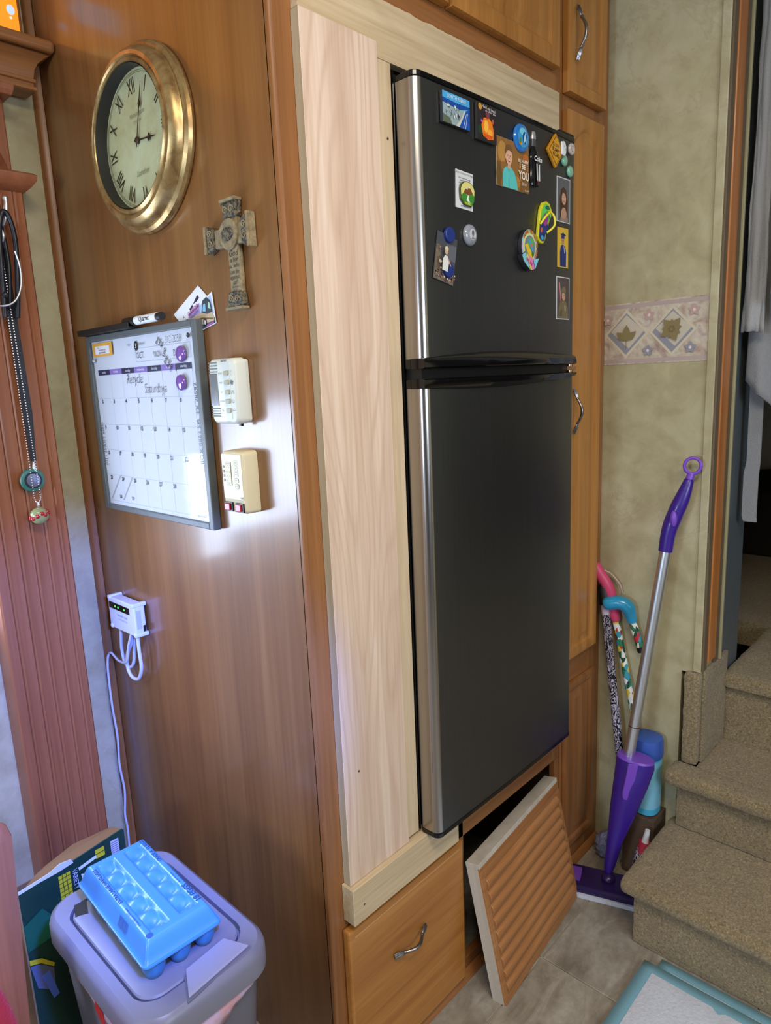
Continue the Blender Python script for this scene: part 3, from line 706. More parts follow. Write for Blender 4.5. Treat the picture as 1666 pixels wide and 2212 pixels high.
for h, s in enumerate(['XII', 'I', 'II', 'III', 'IIII', 'V', 'VI', 'VII', 'VIII', 'IX', 'X', 'XI']):
    a = PI/2-h*PI/6+rotc*-1
    L.append((IK, text_mb(s, 0.040, 0.0955*math.cos(a)*RX, 0, 0.0955*math.sin(a), a-PI/2, sx=0.60, bold=0.0)))
L.append(((128, 126, 92), text_mb('Kensington', 0.0125, 0.004, 0, 0.046, 0.0, shear=0.35)))
L.append(((150, 146, 110), text_mb('STATION', 0.008, 0.004, 0, 0.033)))
L.append(((122, 120, 88), text_mb('London', 0.015, 0.006, 0, -0.058, 0.0, shear=0.35)))
art(ck, 'numerals', L, -0.0162)
def hand(name, a, Ln, w_, bulb, y):
    c, s = math.cos(a), math.sin(a); pts = [(-0.012, -w_), (Ln*0.55, -w_*0.7), (Ln*0.62, -bulb), (Ln*0.70, -w_*1.2), (Ln, 0), (Ln*0.70, w_*1.2), (Ln*0.62, bulb), (Ln*0.55, w_*0.7), (-0.012, w_)]
    O(name, MB().prism([(x*c-z*s, x*s+z*c) for x, z in pts], -y-0.0008, -y), paint((40, 30, 22), 0.5), ck, world=False)
hand('minute_hand', math.radians(70), 0.100, 0.0011, 0.0048, 0.0195); hand('hour_hand', math.radians(-6), 0.070, 0.0016, 0.0078, 0.0185)
O('hand_hub', MB().lathe([(0.0065, 0.017), (0.0065, 0.0205), (0.004, 0.0225)], (0, 0, 0), 'y', 16), paint((60, 44, 30), 0.45), ck, world=False, smooth=40)

cr = TA('wall_cross', 'stone-coloured ornamental cross with a carved eye and engraved verse', 'cross', 0.1265, 1.712, 0, tilt=0.0)
def cbar(pts, d0, d1): return MB().prism(pts, -d1, -d0)
O('upright', cbar([(-0.0165, -0.062), (0.0155, -0.062), (0.0155, 0.070), (-0.0165, 0.070)], 0.001, 0.012), M['resin'], cr, world=False, bevel=0.003)
O('crossbar', cbar([(-0.052, 0.018), (0.030, 0.018), (0.036, 0.014), (0.036, 0.056), (0.030, 0.052), (-0.052, 0.050)], 0.001, 0.013), M['resin'], cr, world=False, bevel=0.003)
for nm, q in (('top_finial', [(-0.022, 0.088), (0.022, 0.088), (0.017, 0.062), (-0.017, 0.062)]), ('foot_finial', [(-0.027, -0.084), (0.022, -0.084), (0.0165, -0.058), (-0.0185, -0.058)]),
              ('arm_finial', [(-0.073, 0.012), (-0.073, 0.060), (-0.052, 0.053), (-0.052, 0.020)]), ('arm_finial', [(0.050, 0.008), (0.050, 0.064), (0.031, 0.056), (0.031, 0.016)])):
    f = O(nm, cbar(q, 0.001, 0.016), M['carved'], cr, world=False, bevel=0.003)
    cx = sum(p[0] for p in q)/4; cz = sum(p[1] for p in q)/4
    e0, e1 = q[0], q[1]
    d = Vector((e0[0]-cx, e0[1]-cz))+Vector((e1[0]-cx, e1[1]-cz)); d = d.normalized()*0.0055
    O('rim', cbar([e0, e1, (e1[0]+d.x, e1[1]+d.y), (e0[0]+d.x, e0[1]+d.y)], 0.001, 0.019), M['resin'], f, world=False, bevel=0.0015)
    m_ = MB()
    for sgn in (-1, 1):
        ps = []
        for i in range(16):
            a = i*0.5; r = 0.0065*(1-i/20)
            off = Vector((-d.y, d.x)).normalized()*0.010*sgn
            ps.append((cx+off.x*0.9+r*math.cos(a*sgn), -0.0165, cz+off.y*0.9+r*math.sin(a)))
        m_.tube(ps, 0.0012, 6)
    O('scroll', m_, M['resin'], f, world=False, smooth=50)
O('medallion', MB().lathe([(0.026, 0.001), (0.026, 0.016), (0.023, 0.019), (0.018, 0.018)], (-0.0045, 0, 0.036), 'y', 24), M['resin'], cr, world=False, smooth=30)
O('eye', MB().prism([(-0.0045+0.0165*math.cos(a)*(1 if abs(math.cos(a)) < 0.9 else 1.05), 0.036+0.0115*math.sin(a)) for a in [2*PI*i/16 for i in range(16)]], -0.0205, -0.016), M['carved'], cr, world=False, bevel=0.0015)
L = [((84, 76, 60), text_mb(s, z_, 0, 0, zz, 0, shear=0.25)) for s, z_, zz in (('If', 0.014, 0.064), ('God', 0.0150, 0.0045), ('is for', 0.0118, -0.0060), ('us, who', 0.0108, -0.0160), ('can be', 0.0108, -0.0260), ('against', 0.0104, -0.0350), ('us?', 0.0110, -0.0435), ('Romans', 0.0062, -0.0510), ('8:31', 0.0060, -0.0565))]
for i, (c, mbx) in enumerate(L): L[i] = ((70, 62, 48), mbx)
art(cr, 'verse', L, -0.0122)

# two cards tucked behind the board
def card(label, pts, y, layers):
    cx = sum(p[0] for p in pts)/4; cz = sum(p[1] for p in pts)/4
    t = TA('business_card', label, 'card', -cx, cz)
    O('card_stock', MB().prism([(x-cx, z-cz) for x, z in pts], -y-0.0006, -y), M['white'], t, world=False)
    art(t, 'card_print', [(c, [(x-cx, z-cz) for x, z in p] if not isinstance(p, MB) else p) for c, p in layers(cx, cz)], -y-0.0006)
    return t
c1 = [(-0.2628, 1.680), (-0.3592, 1.6357), (-0.312, 1.598), (-0.228, 1.6526)]
card('plain white business card with a dark purple emblem, tucked behind the other card', c1, 0.001, lambda cx, cz: [((34, 30, 60), [(-0.286, 1.648), (-0.268, 1.664), (-0.262, 1.658), (-0.272, 1.652)]), ((34, 30, 60), [(-0.300, 1.640), (-0.288, 1.648), (-0.286, 1.644), (-0.296, 1.638)]), ((34, 30, 60), [(-0.325, 1.632), (-0.320, 1.620), (-0.314, 1.612), (-0.316, 1.622)])])
c2 = [(-0.2167, 1.6639), (-0.2105, 1.6071), (-0.262, 1.5975), (-0.3247, 1.624)]
def l2(cx, cz):
    r = math.radians(21)
    return [((168, 190, 224), [(-0.222, 1.659), (-0.2145, 1.625), (-0.255, 1.618), (-0.300, 1.628)]), ((160, 140, 190), [(-0.302, 1.631), (-0.262, 1.648), (-0.262, 1.622), (-0.305, 1.621)]),
            ((70, 76, 92), [(-0.2135, 1.618), (-0.212, 1.6085), (-0.262, 1.599), (-0.315, 1.6225), (-0.30, 1.622)]),
            ((196, 172, 140), [(-0.303, 1.6225), (-0.262, 1.629), (-0.222, 1.630), (-0.2155, 1.619), (-0.2165, 1.6125), (-0.262, 1.6075), (-0.296, 1.6105)]),
            ((60, 66, 76), [(-0.256, 1.630), (-0.250, 1.651), (-0.236, 1.6565), (-0.224, 1.649), (-0.219, 1.629), (-0.236, 1.626)]),
            ((120, 190, 220), [(-0.252, 1.632), (-0.248, 1.644), (-0.241, 1.645), (-0.241, 1.631)]), ((168, 214, 196), [(-0.233, 1.636), (-0.231, 1.648), (-0.226, 1.645), (-0.224, 1.634)]),
            ((110, 84, 60), [(-0.300, 1.617), (-0.255, 1.621), (-0.218, 1.6175), (-0.218, 1.6155), (-0.255, 1.6185), (-0.300, 1.6145)]),
            ((24, 24, 28), circle(-0.246, 1.6115, 0.0060, 0.0072, 16)), ((220, 220, 224), circle(-0.246, 1.6115, 0.0034, 0.0044, 12)),
            ((24, 24, 28), circle(-0.290, 1.6135, 0.0050, 0.0058, 14)), ((170, 80, 160), [(-0.24, 1.606), (-0.216, 1.611), (-0.216, 1.608), (-0.243, 1.602)]),
            ((150, 30, 120), text_mb('GARCIA', 0.0115, -0.2835-cx, 0, 1.6375-cz, r, bold=0.0002)), ((92, 60, 150), text_mb('VILLA RV', 0.0080, -0.281-cx, 0, 1.6290-cz, r))]
card('business card reading GARCIA with a picture of a motorhome', c2, 0.002, l2)

# dry-erase calendar board
wb = TA('whiteboard', 'grey-framed dry-erase calendar board full of handwriting', 'whiteboard', 0.507, 1.413)
O('writing_surface', MB().box(-0.222, 0.244, -0.0125, -0.001, -0.196, 0.197), M['board'], wb, world=False)
for nm, q in (('frame_side', (-0.230, -0.213, -0.203, 0.206)), ('frame_side', (0.234, 0.250, -0.203, 0.206)), ('frame_rail', (-0.2129, 0.2339, -0.203, -0.190)), ('frame_rail', (-0.2129, 0.2339, 0.192, 0.206))):
    O(nm, MB().box(q[0], q[1], -0.019, -0.001, q[2], q[3]), M['frame_grey'], wb, world=False, bevel=0.002)
tr = O('marker_tray', MB().box(-0.231, 0.02, -0.034, -0.004, 0.2065, 0.211).box(-0.231, 0.02, -0.036, -0.033, 0.2065, 0.219), M['black'], wb, world=False, bevel=0.001)
G = (150, 156, 176); K = (26, 28, 34); L = []
cols = [-0.1945+0.0585*i for i in range(8)]; rws = [0.126, 0.0625, 0.0020, -0.0577, -0.1178, -0.181]
for x in cols: L.append((G, line(x, 0.126, x, -0.181, 0.0006)))
for z in rws[1:]: L.append((G, line(-0.208, z, 0.215, z, 0.0006)))
L += [(G, line(-0.005, 0.138, 0.216, 0.138, 0.0006)), (G, line(-0.005, 0.166, 0.216, 0.166, 0.0006)), (G, line(0.216, 0.138, 0.216, 0.166, 0.0006)), (G, line(-0.005, 0.138, -0.005, 0.166, 0.0006))]
for i, d in enumerate(['sunday', 'monday', 'tuesday', 'wednesday', 'thursday', 'friday', 'saturday']):
    x0 = cols[i]; L.append((((38, 42, 72) if i % 2 == 0 else (128, 108, 178)), [(x0, 0.1155), (x0+0.0585, 0.1155), (x0+0.0585, 0.1275), (x0, 0.1275)]))
    L.append(((214, 214, 230), text_mb(d, 0.0085, x0+0.029, 0, 0.1218, 0, sx=0.85)))
num = [['', '', '', '', '', '', '1'], list('2345678'), ['9', '10', '11', '12', '13', '14', '15'], ['16', '17', '18', '19', '20', '21', '22'], ['23', '24', '25', '26', '27', '28', '']]
for r, rowv in enumerate(num):
    for c, s in enumerate(rowv):
        if s: L.append((K, text_mb(s, 0.0125 if r else 0.018, cols[c]+(0.006 if r else -0.001) +0.0, 0, rws[r]-0.0075, 0, sx=0.8, bold=0.0004)))
L += [(K, text_mb('30', 0.011, -0.151, 0, -0.1692, bold=0.0003)), (K, text_mb('31', 0.011, -0.090, 0, -0.1692, bold=0.0003))]
L += [((50, 54, 80), line(-0.1408, -0.1176, -0.1988, -0.1769, 0.0011)), ((50, 54, 80), line(-0.0826, -0.1183, -0.1385, -0.1761, 0.0011))]
for s, x, z, sz, ro, sh in (('OCT.', 0.0175, 0.1505, 0.0185, 0, 0), ('NOV.', 0.0927, 0.1495, 0.0185, 0, 0), ('DEC.', 0.1680, 0.1480, 0.0185, 0, 0), ('312-2058', 0.1560, 0.1750, 0.0210, 0, 0.1), ('Recycle', -0.020, 0.1020, 0.0300, 0, 0.12), ('Saturdays', 0.066, 0.0800, 0.0300, 0, 0.12)):
    L.append((K, text_mb(s, sz, x, 0, z, ro, shear=sh, sx=0.78, bold=-0.0005 if sz > 0.02 else -0.0002)))
for s, x, z, sz, ro in (('Pres', 0.095, 0.1765, 0.010, 0.9), ('Last', 0.104, 0.1730, 0.010, 0.9), ('Apt', 0.111, 0.1670, 0.010, 0.9), ('Day', 0.118, 0.152, 0.012, 1.2), ('8:00', 0.122, 0.136, 0.011, 0.8), ('9:30', 0.132, 0.128, 0.011, 0.8), ('1:00', 0.139, 0.119, 0.010, 0.8)):
    L.append((K, text_mb(s, sz, x, 0, z, ro, bold=0.0002)))
L.append(((60, 66, 76), text_mb('BOX 0863 SPI, TX 78597', 0.0165, 0.2245, 0, 0.008, PI/2, sx=0.93)))
L.append(((70, 76, 86), text_mb('7011 3VAOY 8IAO', 0.0145, -0.2030, 0, -0.045, -PI/2+PI, sx=0.9)))
L.append(((96, 100, 110), text_mb('THE         OF CALENDARS', 0.0068, 0.003, 0, 0.1745)))
L.append((K, circle(0.0032, 0.1712, 0.0072, 0.0105, 20))); L.append(((236, 238, 242), text_mb('3', 0.0135, 0.0032, 0, 0.1712)))
L.append(((60, 60, 130), text_mb('ACADEMIC', 0.0070, 0.198, 0, -0.1795)))
art(wb, 'calendar_print', L, -0.0125, 0.00003)
st = TA('sticker', 'orange bordered sticker in the upper left corner of the whiteboard', 'sticker', 0.507, 1.413)
O('sticker_sheet', MB().prism(rrect(-0.203, -0.105, 0.158, 0.188, 0.002), -0.0163, -0.0158), paint((222, 166, 66), 0.5), st, world=False)
art(st, 'sticker_print', [((230, 226, 232), [(-0.190, 0.163), (-0.118, 0.163), (-0.118, 0.181), (-0.190, 0.181)]), ((150, 40, 60), text_mb('CALL', 0.0055, -0.172, 0, 0.177)), ((40, 50, 120), text_mb('the doctor for', 0.0062, -0.154, 0, 0.172)), ((40, 50, 120), text_mb('appointments', 0.0062, -0.154, 0, 0.1665))], -0.0163)
st.location.x = -0.0
for lab, u, z in (('purple oval magnet covering the end of the word DEC on the whiteboard', 0.1882, 0.1445), ('purple oval magnet on the first day of the calendar, below the other purple magnet', 0.1785, 0.0895)):
    t = TA('round_magnet', lab, 'magnet', 0.507-u, 1.413+z, -0.0163, group='purple magnets on the whiteboard')
    O('cabochon', MB().lathe([(0.0155, 0.0), (0.0160, 0.002), (0.0145, 0.0055), (0.009, 0.0078), (0.001, 0.0086)], (0, 0, 0), 'y', 28), paint((122, 84, 168), 0.12, 0, 0.6), t, world=False, smooth=50)
for lab, u, z, c in (('small clear push pin at the left edge of the whiteboard', -0.2000, 0.1490, (150, 156, 170)), ('tiny black and white button in the upper right corner of the whiteboard', 0.2200, 0.1780, (60, 62, 68))):
    t = TA('pin', lab, 'pin', 0.507-u, 1.413+z, -0.0163)
    O('pin_head', MB().lathe([(0.0045, 0.0), (0.0050, 0.002), (0.003, 0.004)], (0, 0, 0), 'y', 14), paint(c, 0.2, 0, 0.4), t, world=False, smooth=40)
    art(t, 'pin_print', [((210, 212, 220), circle(0.0008, 0.0008, 0.0018, n=8))], -0.0041)
mk = T('marker_pen', 'white and black dry-erase marker lying on the tray of the whiteboard', 'marker', (-0.0235, 0.43, 1.6335))
mp = [(-0.0235, 0.378+0.0, 1.6335)]
O('barrel', MB().tube([(-0.0235, 0.470, 1.6335), (-0.0235, 0.382, 1.6335)], 0.0088, 16), M['white'], mk, smooth=40)
O('cap', MB().tube([(-0.0235, 0.525, 1.6335), (-0.0235, 0.520, 1.6335), (-0.0235, 0.471, 1.6335)], [0.0070, 0.0092, 0.0095], 16), M['black'], mk, smooth=40)
O('end_plug', MB().tube([(-0.0235, 0.3815, 1.6335), (-0.0235, 0.366, 1.6335)], 0.0080, 16), M['black'], mk, smooth=40)
tx = text_mb('Quartet', 0.0130, 0, 0, 0, 0, shear=0.2, bold=0.0003)
O('lettering', MB().add([(-0.0235-math.sqrt(max(0, 0.00895**2-min(z, 0.0085)**2)), 0.426-x, 1.6335+z) for x, y, z in tx.v], tx.f), M['ink'], mk)

# thermostat
th = TA('thermostat', 'white wall thermostat mounted sideways with a grey display and five buttons', 'thermostat', 0.1625, 1.4825)
O('back_plate', MB().prism(rrect(-0.036, 0.0395, -0.056, 0.056, 0.006), -0.010, -0.0005), M['white_pl'], th, world=False, bevel=0.002)
mb = MB().loft([[(x, y_, z) for x, z in rrect(-0.041+i, 0.042-i*0.6, -0.0585+i, 0.0585-i, 0.011)] for y_, i in ((-0.010, 0.0), (-0.028, 0.0005), (-0.0325, 0.003), (-0.0340, 0.006))])
cv = O('cover', mb, M['white_pl'], th, world=False, smooth=35)
O('display', MB().prism([(-0.0375, -0.0255), (-0.0130, -0.0255), (-0.0130, 0.0325), (-0.0375, 0.0325)], -0.0352, -0.0335), paint((112, 114, 118), 0.2), th, world=False, bevel=0.0006)
O('button_channel', MB().prism(rrect(0.0070, 0.0265, -0.050, 0.052, 0.004), -0.0347, -0.0337), paint((200, 206, 200), 0.4), th, world=False, bevel=0.0004)
for z in (0.0515, 0.0463, 0.041, 0.0355, -0.0305, -0.035, -0.0395, -0.044):
    O('louvre', MB().box(-0.0375, -0.0105, -0.0348, -0.0337, z-0.0010, z+0.0010), paint((110, 112, 102), 0.6), th, world=False)
bz = [0.032, 0.0155, -0.0015, -0.0175, -0.034]
for z in bz: O('button', MB().prism(rrect(0.0115, 0.0245, z-0.0040, z+0.0040, 0.0025), -0.0377, -0.0345), paint((166, 164, 142), 0.45), th, world=False, bevel=0.001)
L = [((70, 76, 92), text_mb('carrier', 0.0066, 0.012, 0, 0.0545, 0, bold=0.0002))]
for s, z in zip(('MODE', 'FAN', 'UP', 'DOWN', 'ON'), bz): L.append(((120, 128, 140), text_mb(s, 0.0042, -0.0025, 0, z, 0)))
for a in range(4): L.append(((60, 76, 100), leaf(0.0325, bz[1], 0.0050, a*PI/2+0.4, 0.8)))
for k_, ro in ((2, -PI/2), (3, PI/2)): L.append(((80, 90, 110), text_mb('C', 0.0105, 0.0330, 0, bz[k_], ro)))
L += [((90, 96, 110), line(0.0285, bz[4], 0.0375, bz[4], 0.0009)), ((120, 130, 140), text_mb('H', 0.0055, 0.0325, 0, bz[0]+0.003)), ((120, 130, 140), text_mb('E', 0.0055, 0.0325, 0, bz[0]-0.003)), ((130, 136, 144), text_mb('ON OFF', 0.0036, 0.012, 0, -0.0535))]
art(th, 'legend', L, -0.0348, 0.00004)
O('slider_tab', MB().box(0.020, 0.026, -0.018, -0.012, -0.063, -0.058), M['black'], th, world=False)

# tank monitor panel
tp = TA('tank_monitor', 'cream wall panel with printed buttons and two red rocker switches', 'control panel', 0.1535, 1.317)
O('housing', MB().loft([[(x, y_, z) for x, z in rrect(-0.0350+i, 0.0255+0.009-i, -0.0580+i, 0.0580-i, 0.008)] for y_, i in ((-0.0005, 0.0), (-0.027, 0.0005), (-0.0315, 0.002), (-0.0330, 0.004))]), M['cream_pl'], tp, world=False, smooth=35)
O('face_plate', MB().prism(rrect(-0.0320, 0.0300, -0.0315, 0.0525, 0.004), -0.0340, -0.0328), M['cream_face'], tp, world=False, bevel=0.0004)
L = []; DK = (108, 104, 96)
for i, s in enumerate(['HEAD', 'GREY', 'GALLEY', 'FRESH', 'BATTERY']):
    z = 0.037-0.0109*i
    L.append((DK, rrect(0.0055, 0.0190, z-0.0047, z+0.0047, 0.0042))); L.append(((204, 194, 146), rrect(0.0062, 0.0183, z-0.0040, z+0.0040, 0.0037))); L.append((DK, text_mb(s, 0.0038, 0.01225, 0, z, 0, sx=0.75)))
for i in range(4):
    z = 0.028-0.0083*i; L.append(((90, 70, 70), circle(-0.0265, z, 0.0022, 0.0028, 12))); L.append(((150, 110, 100), circle(-0.0265, z, 0.0012, 0.0016, 10)))
L += [(DK, rrect(-0.0200, -0.0030, -0.006, 0.0375, 0.001)), ((204, 194, 146), rrect(-0.0194, -0.0036, -0.0054, 0.0369, 0.001)), (DK, line(-0.0115, -0.001, -0.0115, 0.032, 0.0005)), (DK, line(-0.0194, 0.032, -0.0036, 0.032, 0.0005)), (DK, line(-0.0194, -0.001, -0.0036, -0.001, 0.0005))]
for i in range(4): L += [(DK, text_mb(('F', '2/3', '1/3', 'E')[i], 0.0040, -0.0155, 0, 0.0275-0.0083*i)), (DK, text_mb(('F', 'G', 'L', 'C')[i], 0.0040, -0.0075, 0, 0.0275-0.0083*i))]
L += [(DK, text_mb('MONITOR', 0.0030, -0.0115, 0, 0.0345)), (DK, text_mb('TEST', 0.0030, -0.0115, 0, -0.0033)), ((60, 50, 44), text_mb('KIB', 0.0046, 0.0250, 0, -0.0275, 0, bold=0.0002))]
art(tp, 'legend', L, -0.0340, 0.00004)
for x in (-0.0180, 0.0165):
    f = O('rocker_switch', MB().prism(rrect(x-0.0130, x+0.0125, -0.0550, -0.0375, 0.001), -0.0360, -0.0325), M['black'], tp, world=False, bevel=0.0006)
    O('rocker', MB().prism(rrect(x-0.0095, x+0.0065, -0.0525, -0.0400, 0.001), -0.0390, -0.0355), paint((178, 24, 44), 0.3), f, world=False, bevel=0.001)

# small white router with green lights
rt_ = TA('router_box', 'small white plastic box with three green lights and looped cables', 'router', 0.689, 0.943)
O('case', MB().prism(rrect(-0.068, 0.069, -0.0405, 0.0405, 0.006), -0.034, -0.006), M['router'], rt_, world=False, bevel=0.003, segs=3)
for x in (-0.066, 0.058): 
    for z in (-0.042, 0.034): O('mount_ear', MB().prism(rrect(x, x+0.012, z, z+0.010, 0.003), -0.036, -0.0005), M['router'], rt_, world=False, bevel=0.002)
O('led_window', MB().prism(rrect(-0.062, 0.045, 0.012, 0.029, 0.002), -0.0350, -0.0338), M['black_gloss'], rt_, world=False, bevel=0.0004)
for x in (-0.028, -0.012, 0.020): O('status_light', MB().lathe([(0.0028, 0.0349), (0.0022, 0.0358)], (x, 0, 0.0205), 'y', 10), paint((60, 220, 60), 0.3, emit=(60, 255, 60), es=2.2), rt_, world=False)
O('usb_port', MB().box(0.0688, 0.0696, -0.014, -0.008, -0.030, -0.014), M['black'], rt_, world=False)
O('side_rib', MB().box(0.0688, 0.0702, -0.030, -0.018, -0.020, 0.026), paint((176, 178, 196), 0.5), rt_, world=False)
art(rt_, 'lettering', [((110, 120, 190), text_mb('INSIGHT LINK', 0.0085, 0.004, 0, -0.001)), ((170, 176, 214), text_mb('CONTROLLER', 0.0072, 0.004, 0, -0.011))], -0.0341)
cw = paint((206, 206, 214), 0.45)
def cable(nm, pts, r, label):
    o = O(nm, MB().tube(smooth_path(pts, 8), r, 8), cw, None, smooth=60); return tag(o, label, 'cable')
cable('loop_cable', [(-0.018, 0.735, 0.905), (-0.018, 0.742, 0.872), (-0.016, 0.752, 0.835), (-0.014, 0.748, 0.800), (-0.013, 0.725, 0.792), (-0.013, 0.700, 0.810), (-0.012, 0.690, 0.845), (-0.016, 0.672, 0.880), (-0.018, 0.668, 0.905)], 0.0042, 'white cable loop at the left under the white box with green lights')
cable('loop_cable', [(-0.022, 0.640, 0.905), (-0.024, 0.637, 0.865), (-0.022, 0.640, 0.815), (-0.020, 0.668, 0.778), (-0.020, 0.705, 0.775), (-0.020, 0.722, 0.800), (-0.022, 0.705, 0.840), (-0.022, 0.678, 0.872), (-0.022, 0.662, 0.905)], 0.0045, 'larger white cable loop hanging lowest under the white box')
cable('power_cord', [(-0.030, 0.655, 0.905), (-0.030, 0.68, 0.865), (-0.026, 0.71, 0.815), (-0.020, 0.770, 0.800), (-0.014, 0.830, 0.805), (-0.022, 0.838, 0.770), (-0.024, 0.838, 0.66), (-0.021, 0.836, 0.56), (-0.026, 0.834, 0.48), (-0.022, 0.832, 0.40), (-0.029, 0.832, 0.33), (-0.027, 0.832, 0.28), (-0.030, 0.833, 0.16), (-0.027, 0.833, 0.02)], 0.0032, 'thin white cord running down the corner beside the wallpaper')

# ------------------------------------------------------------------ fluted pilaster with cornice and corbel
pil = T('pilaster', 'reddish fluted wooden pilaster with carved corbel and cornice', 'pilaster', (-0.19, 0.82, 0))
PX0, PX1, PY = -0.270, -0.095, 0.788
pts = [(PX0, YC-0.001), (PX0, PY+0.004), (PX0+0.004, PY)]
for i in range(5):
    a = PX0+0.024+i*0.0315
    pts += [(a, PY), (a+0.0012, PY+0.0045), (a+0.0030, PY+0.0015), (a+0.0070, PY-0.0012), (a+0.0105, PY+0.0004)]
pts += [(PX1-0.004, PY), (PX1, PY+0.004), (PX1, YC-0.001)]
O('fluted_shaft', MB().plate(pts, 0.0, 1.935), M['pilaster'], pil, smooth=30)
O('necking_shelf', MB().loft([[(PX0-o_, YC-0.001, z), (PX0-o_, PY-o_*1.2, z), (PX1+o_*0.9, PY-o_*1.2, z), (PX1+o_*0.9, YC-0.03, z)] for z, o_ in ((1.935, 0.002), (1.945, 0.014), (1.957, 0.024), (1.968, 0.026), (1.973, 0.020))]), M['pilaster'], pil, smooth=40)
O('corbel_back', MB().box(-0.275, -0.105, 0.806, YC-0.001, 1.973, 2.150), M['pilaster'], pil, bevel=0.004)
hb3 = MB(); N1, N2 = 48, 40; g = []
for i in range(N1+1):
    t = i/N1; row = []
    for j in range(N2+1):
        u = j/N2*2-1; z = 2.150-t*0.172; wdt = 0.066*(1.0-0.22*math.sin(PI*t)+0.06*math.cos(4*PI*t))
        x = -0.182+u*wdt
        dep = 0.060*(1-t)**1.1+0.012+0.014*math.exp(-((t-0.86)/0.10)**2)
        dep *= (1-u*u)**0.35
        rel = 0.006*math.sin(t*15+abs(u)*5)*math.cos(u*7)+0.004*math.sin(u*18)*math.sin(PI*t)+0.003*noise.noise(Vector((u*4, t*9, 1)))
        row.append((x, 0.806-dep-rel*(1-u*u), z))
    g.append(row)
hb3.loft(g, False, 0, False)
O('carved_scroll', hb3, M['pilaster'], pil, smooth=70)
O('abacus', MB().loft([[(-0.285, YC-0.03, z), (-0.285, 0.770-o_, z), (-0.098+o_, 0.770-o_, z), (-0.098+o_, YC-0.03, z)] for z, o_ in ((2.128, 0.0), (2.138, 0.004), (2.150, 0.006))]), M['pilaster'], pil, bevel=0.002)
cn = T('window_cornice', 'moulded wooden cornice shelf above the window and pilaster', 'cornice', (-0.6, 0.80, 2.155))
def cl(z, x1, y0): return [(-1.30, YC-0.001, z), (-1.30, y0, z), (x1, y0, z), (x1, YC-0.018, z)]
O('moulding', MB().loft([cl(2.156, -0.040, 0.792), cl(2.158, -0.036, 0.788), cl(2.164, -0.036, 0.788), cl(2.165, -0.040, 0.792), cl(2.172, -0.040, 0.792), cl(2.174, -0.036, 0.788), cl(2.180, -0.036, 0.788), cl(2.182, -0.039, 0.791), cl(2.188, -0.038, 0.790), cl(2.200, -0.036, 0.788), cl(2.212, -0.030, 0.780), cl(2.222, -0.018, 0.768), cl(2.226, -0.012, 0.762), cl(2.2265, -0.010, 0.758)]), M['cherry_x'], cn, smooth=25)
O('shelf_board', MB().box(-1.30, -0.0015, 0.745, YC-0.018, 2.229, 2.254), M['cherry_x'], cn, bevel=0.009, segs=4)
gp = T('lit_panel', 'glowing orange and white backlit picture standing on the cornice', 'lamp', (-0.3, 0.835, 2.255))
O('frame', MB().box(-0.60, -0.034, 0.826, 0.856, 2.255, 2.56), M['cherry'], gp, bevel=0.003)
O('glowing_picture', MB().box(-0.585, -0.042, 0.823, 0.8255, 2.262, 2.545), paint((236, 150, 40), 0.4, emit=(255, 150, 30), es=0.75), gp)
L = [((255, 240, 200), [(-0.20, 2.262), (-0.075, 2.262), (-0.082, 2.275), (-0.12, 2.285), (-0.20, 2.29)]), ((250, 214, 130), [(-0.20, 2.29), (-0.105, 2.283), (-0.13, 2.30), (-0.20, 2.31)]), ((186, 206, 236), circle(-0.057, 2.325, 0.0085, 0.010, 18)), ((190, 206, 232), [(-0.20, 2.345), (-0.10, 2.345), (-0.085, 2.36), (-0.075, 2.37), (-0.09, 2.40), (-0.20, 2.40)]), ((230, 220, 200), circle(-0.0585, 2.309, 0.003, n=10))]
mbp = MB(); ms = []
for i, (c, p) in enumerate(L): ms.append(paint(c, 0.4, emit=c, es=0.8)); mbp.flat(p, 0.8226-0.0002*i, i)
O('glowing_shapes', mbp, ms, gp)

# things hanging on the pilaster
hk = T('coat_hook', 'silver hook high on the fluted pilaster', 'hook', (-0.155, PY, 1.90))
O('hook_plate', MB().prism([(x, z) for x, z in circle(-0.162, 1.875, 0.012, 0.030, 20)], PY-0.004, PY-0.0005), M['alu'], hk, bevel=0.001)
O('prong', MB().tube(smooth_path([(-0.160, PY-0.004, 1.87), (-0.158, PY-0.018, 1.855), (-0.152, PY-0.032, 1.868), (-0.147, PY-0.034, 1.898), (-0.146, PY-0.030, 1.914)], 5), [0.005]*16+[0.0045, 0.005, 0.006, 0.0065, 0.0045], 10), M['alu'], hk, smooth=60)
O('prong', MB().tube(smooth_path([(-0.163, PY-0.004, 1.835), (-0.162, PY-0.02, 1.822), (-0.160, PY-0.028, 1.832), (-0.160, PY-0.026, 1.842)], 5), 0.005, 10), M['alu'], hk, smooth=60)
ste = T('stethoscope', 'black stethoscope with a silver binaural hooked over the pilaster', 'stethoscope', (-0.165, 0.755, 1.75))
bk = paint((24, 26, 34), 0.35)
O('tubing', MB().tube(smooth_path([(-0.182, 0.752, 1.66), (-0.176, 0.750, 1.76), (-0.170, 0.750, 1.84), (-0.158, 0.750, 1.880), (-0.146, 0.750, 1.868), (-0.140, 0.750, 1.82), (-0.146, 0.752, 1.74), (-0.156, 0.754, 1.66)], 7), 0.0055, 10), bk, ste, smooth=60)
O('tubing', MB().tube(smooth_path([(-0.190, 0.764, 1.69), (-0.184, 0.764, 1.78), (-0.172, 0.764, 1.850), (-0.160, 0.764, 1.845), (-0.156, 0.764, 1.77), (-0.166, 0.764, 1.68)], 7), 0.0050, 10), bk, ste, smooth=60)
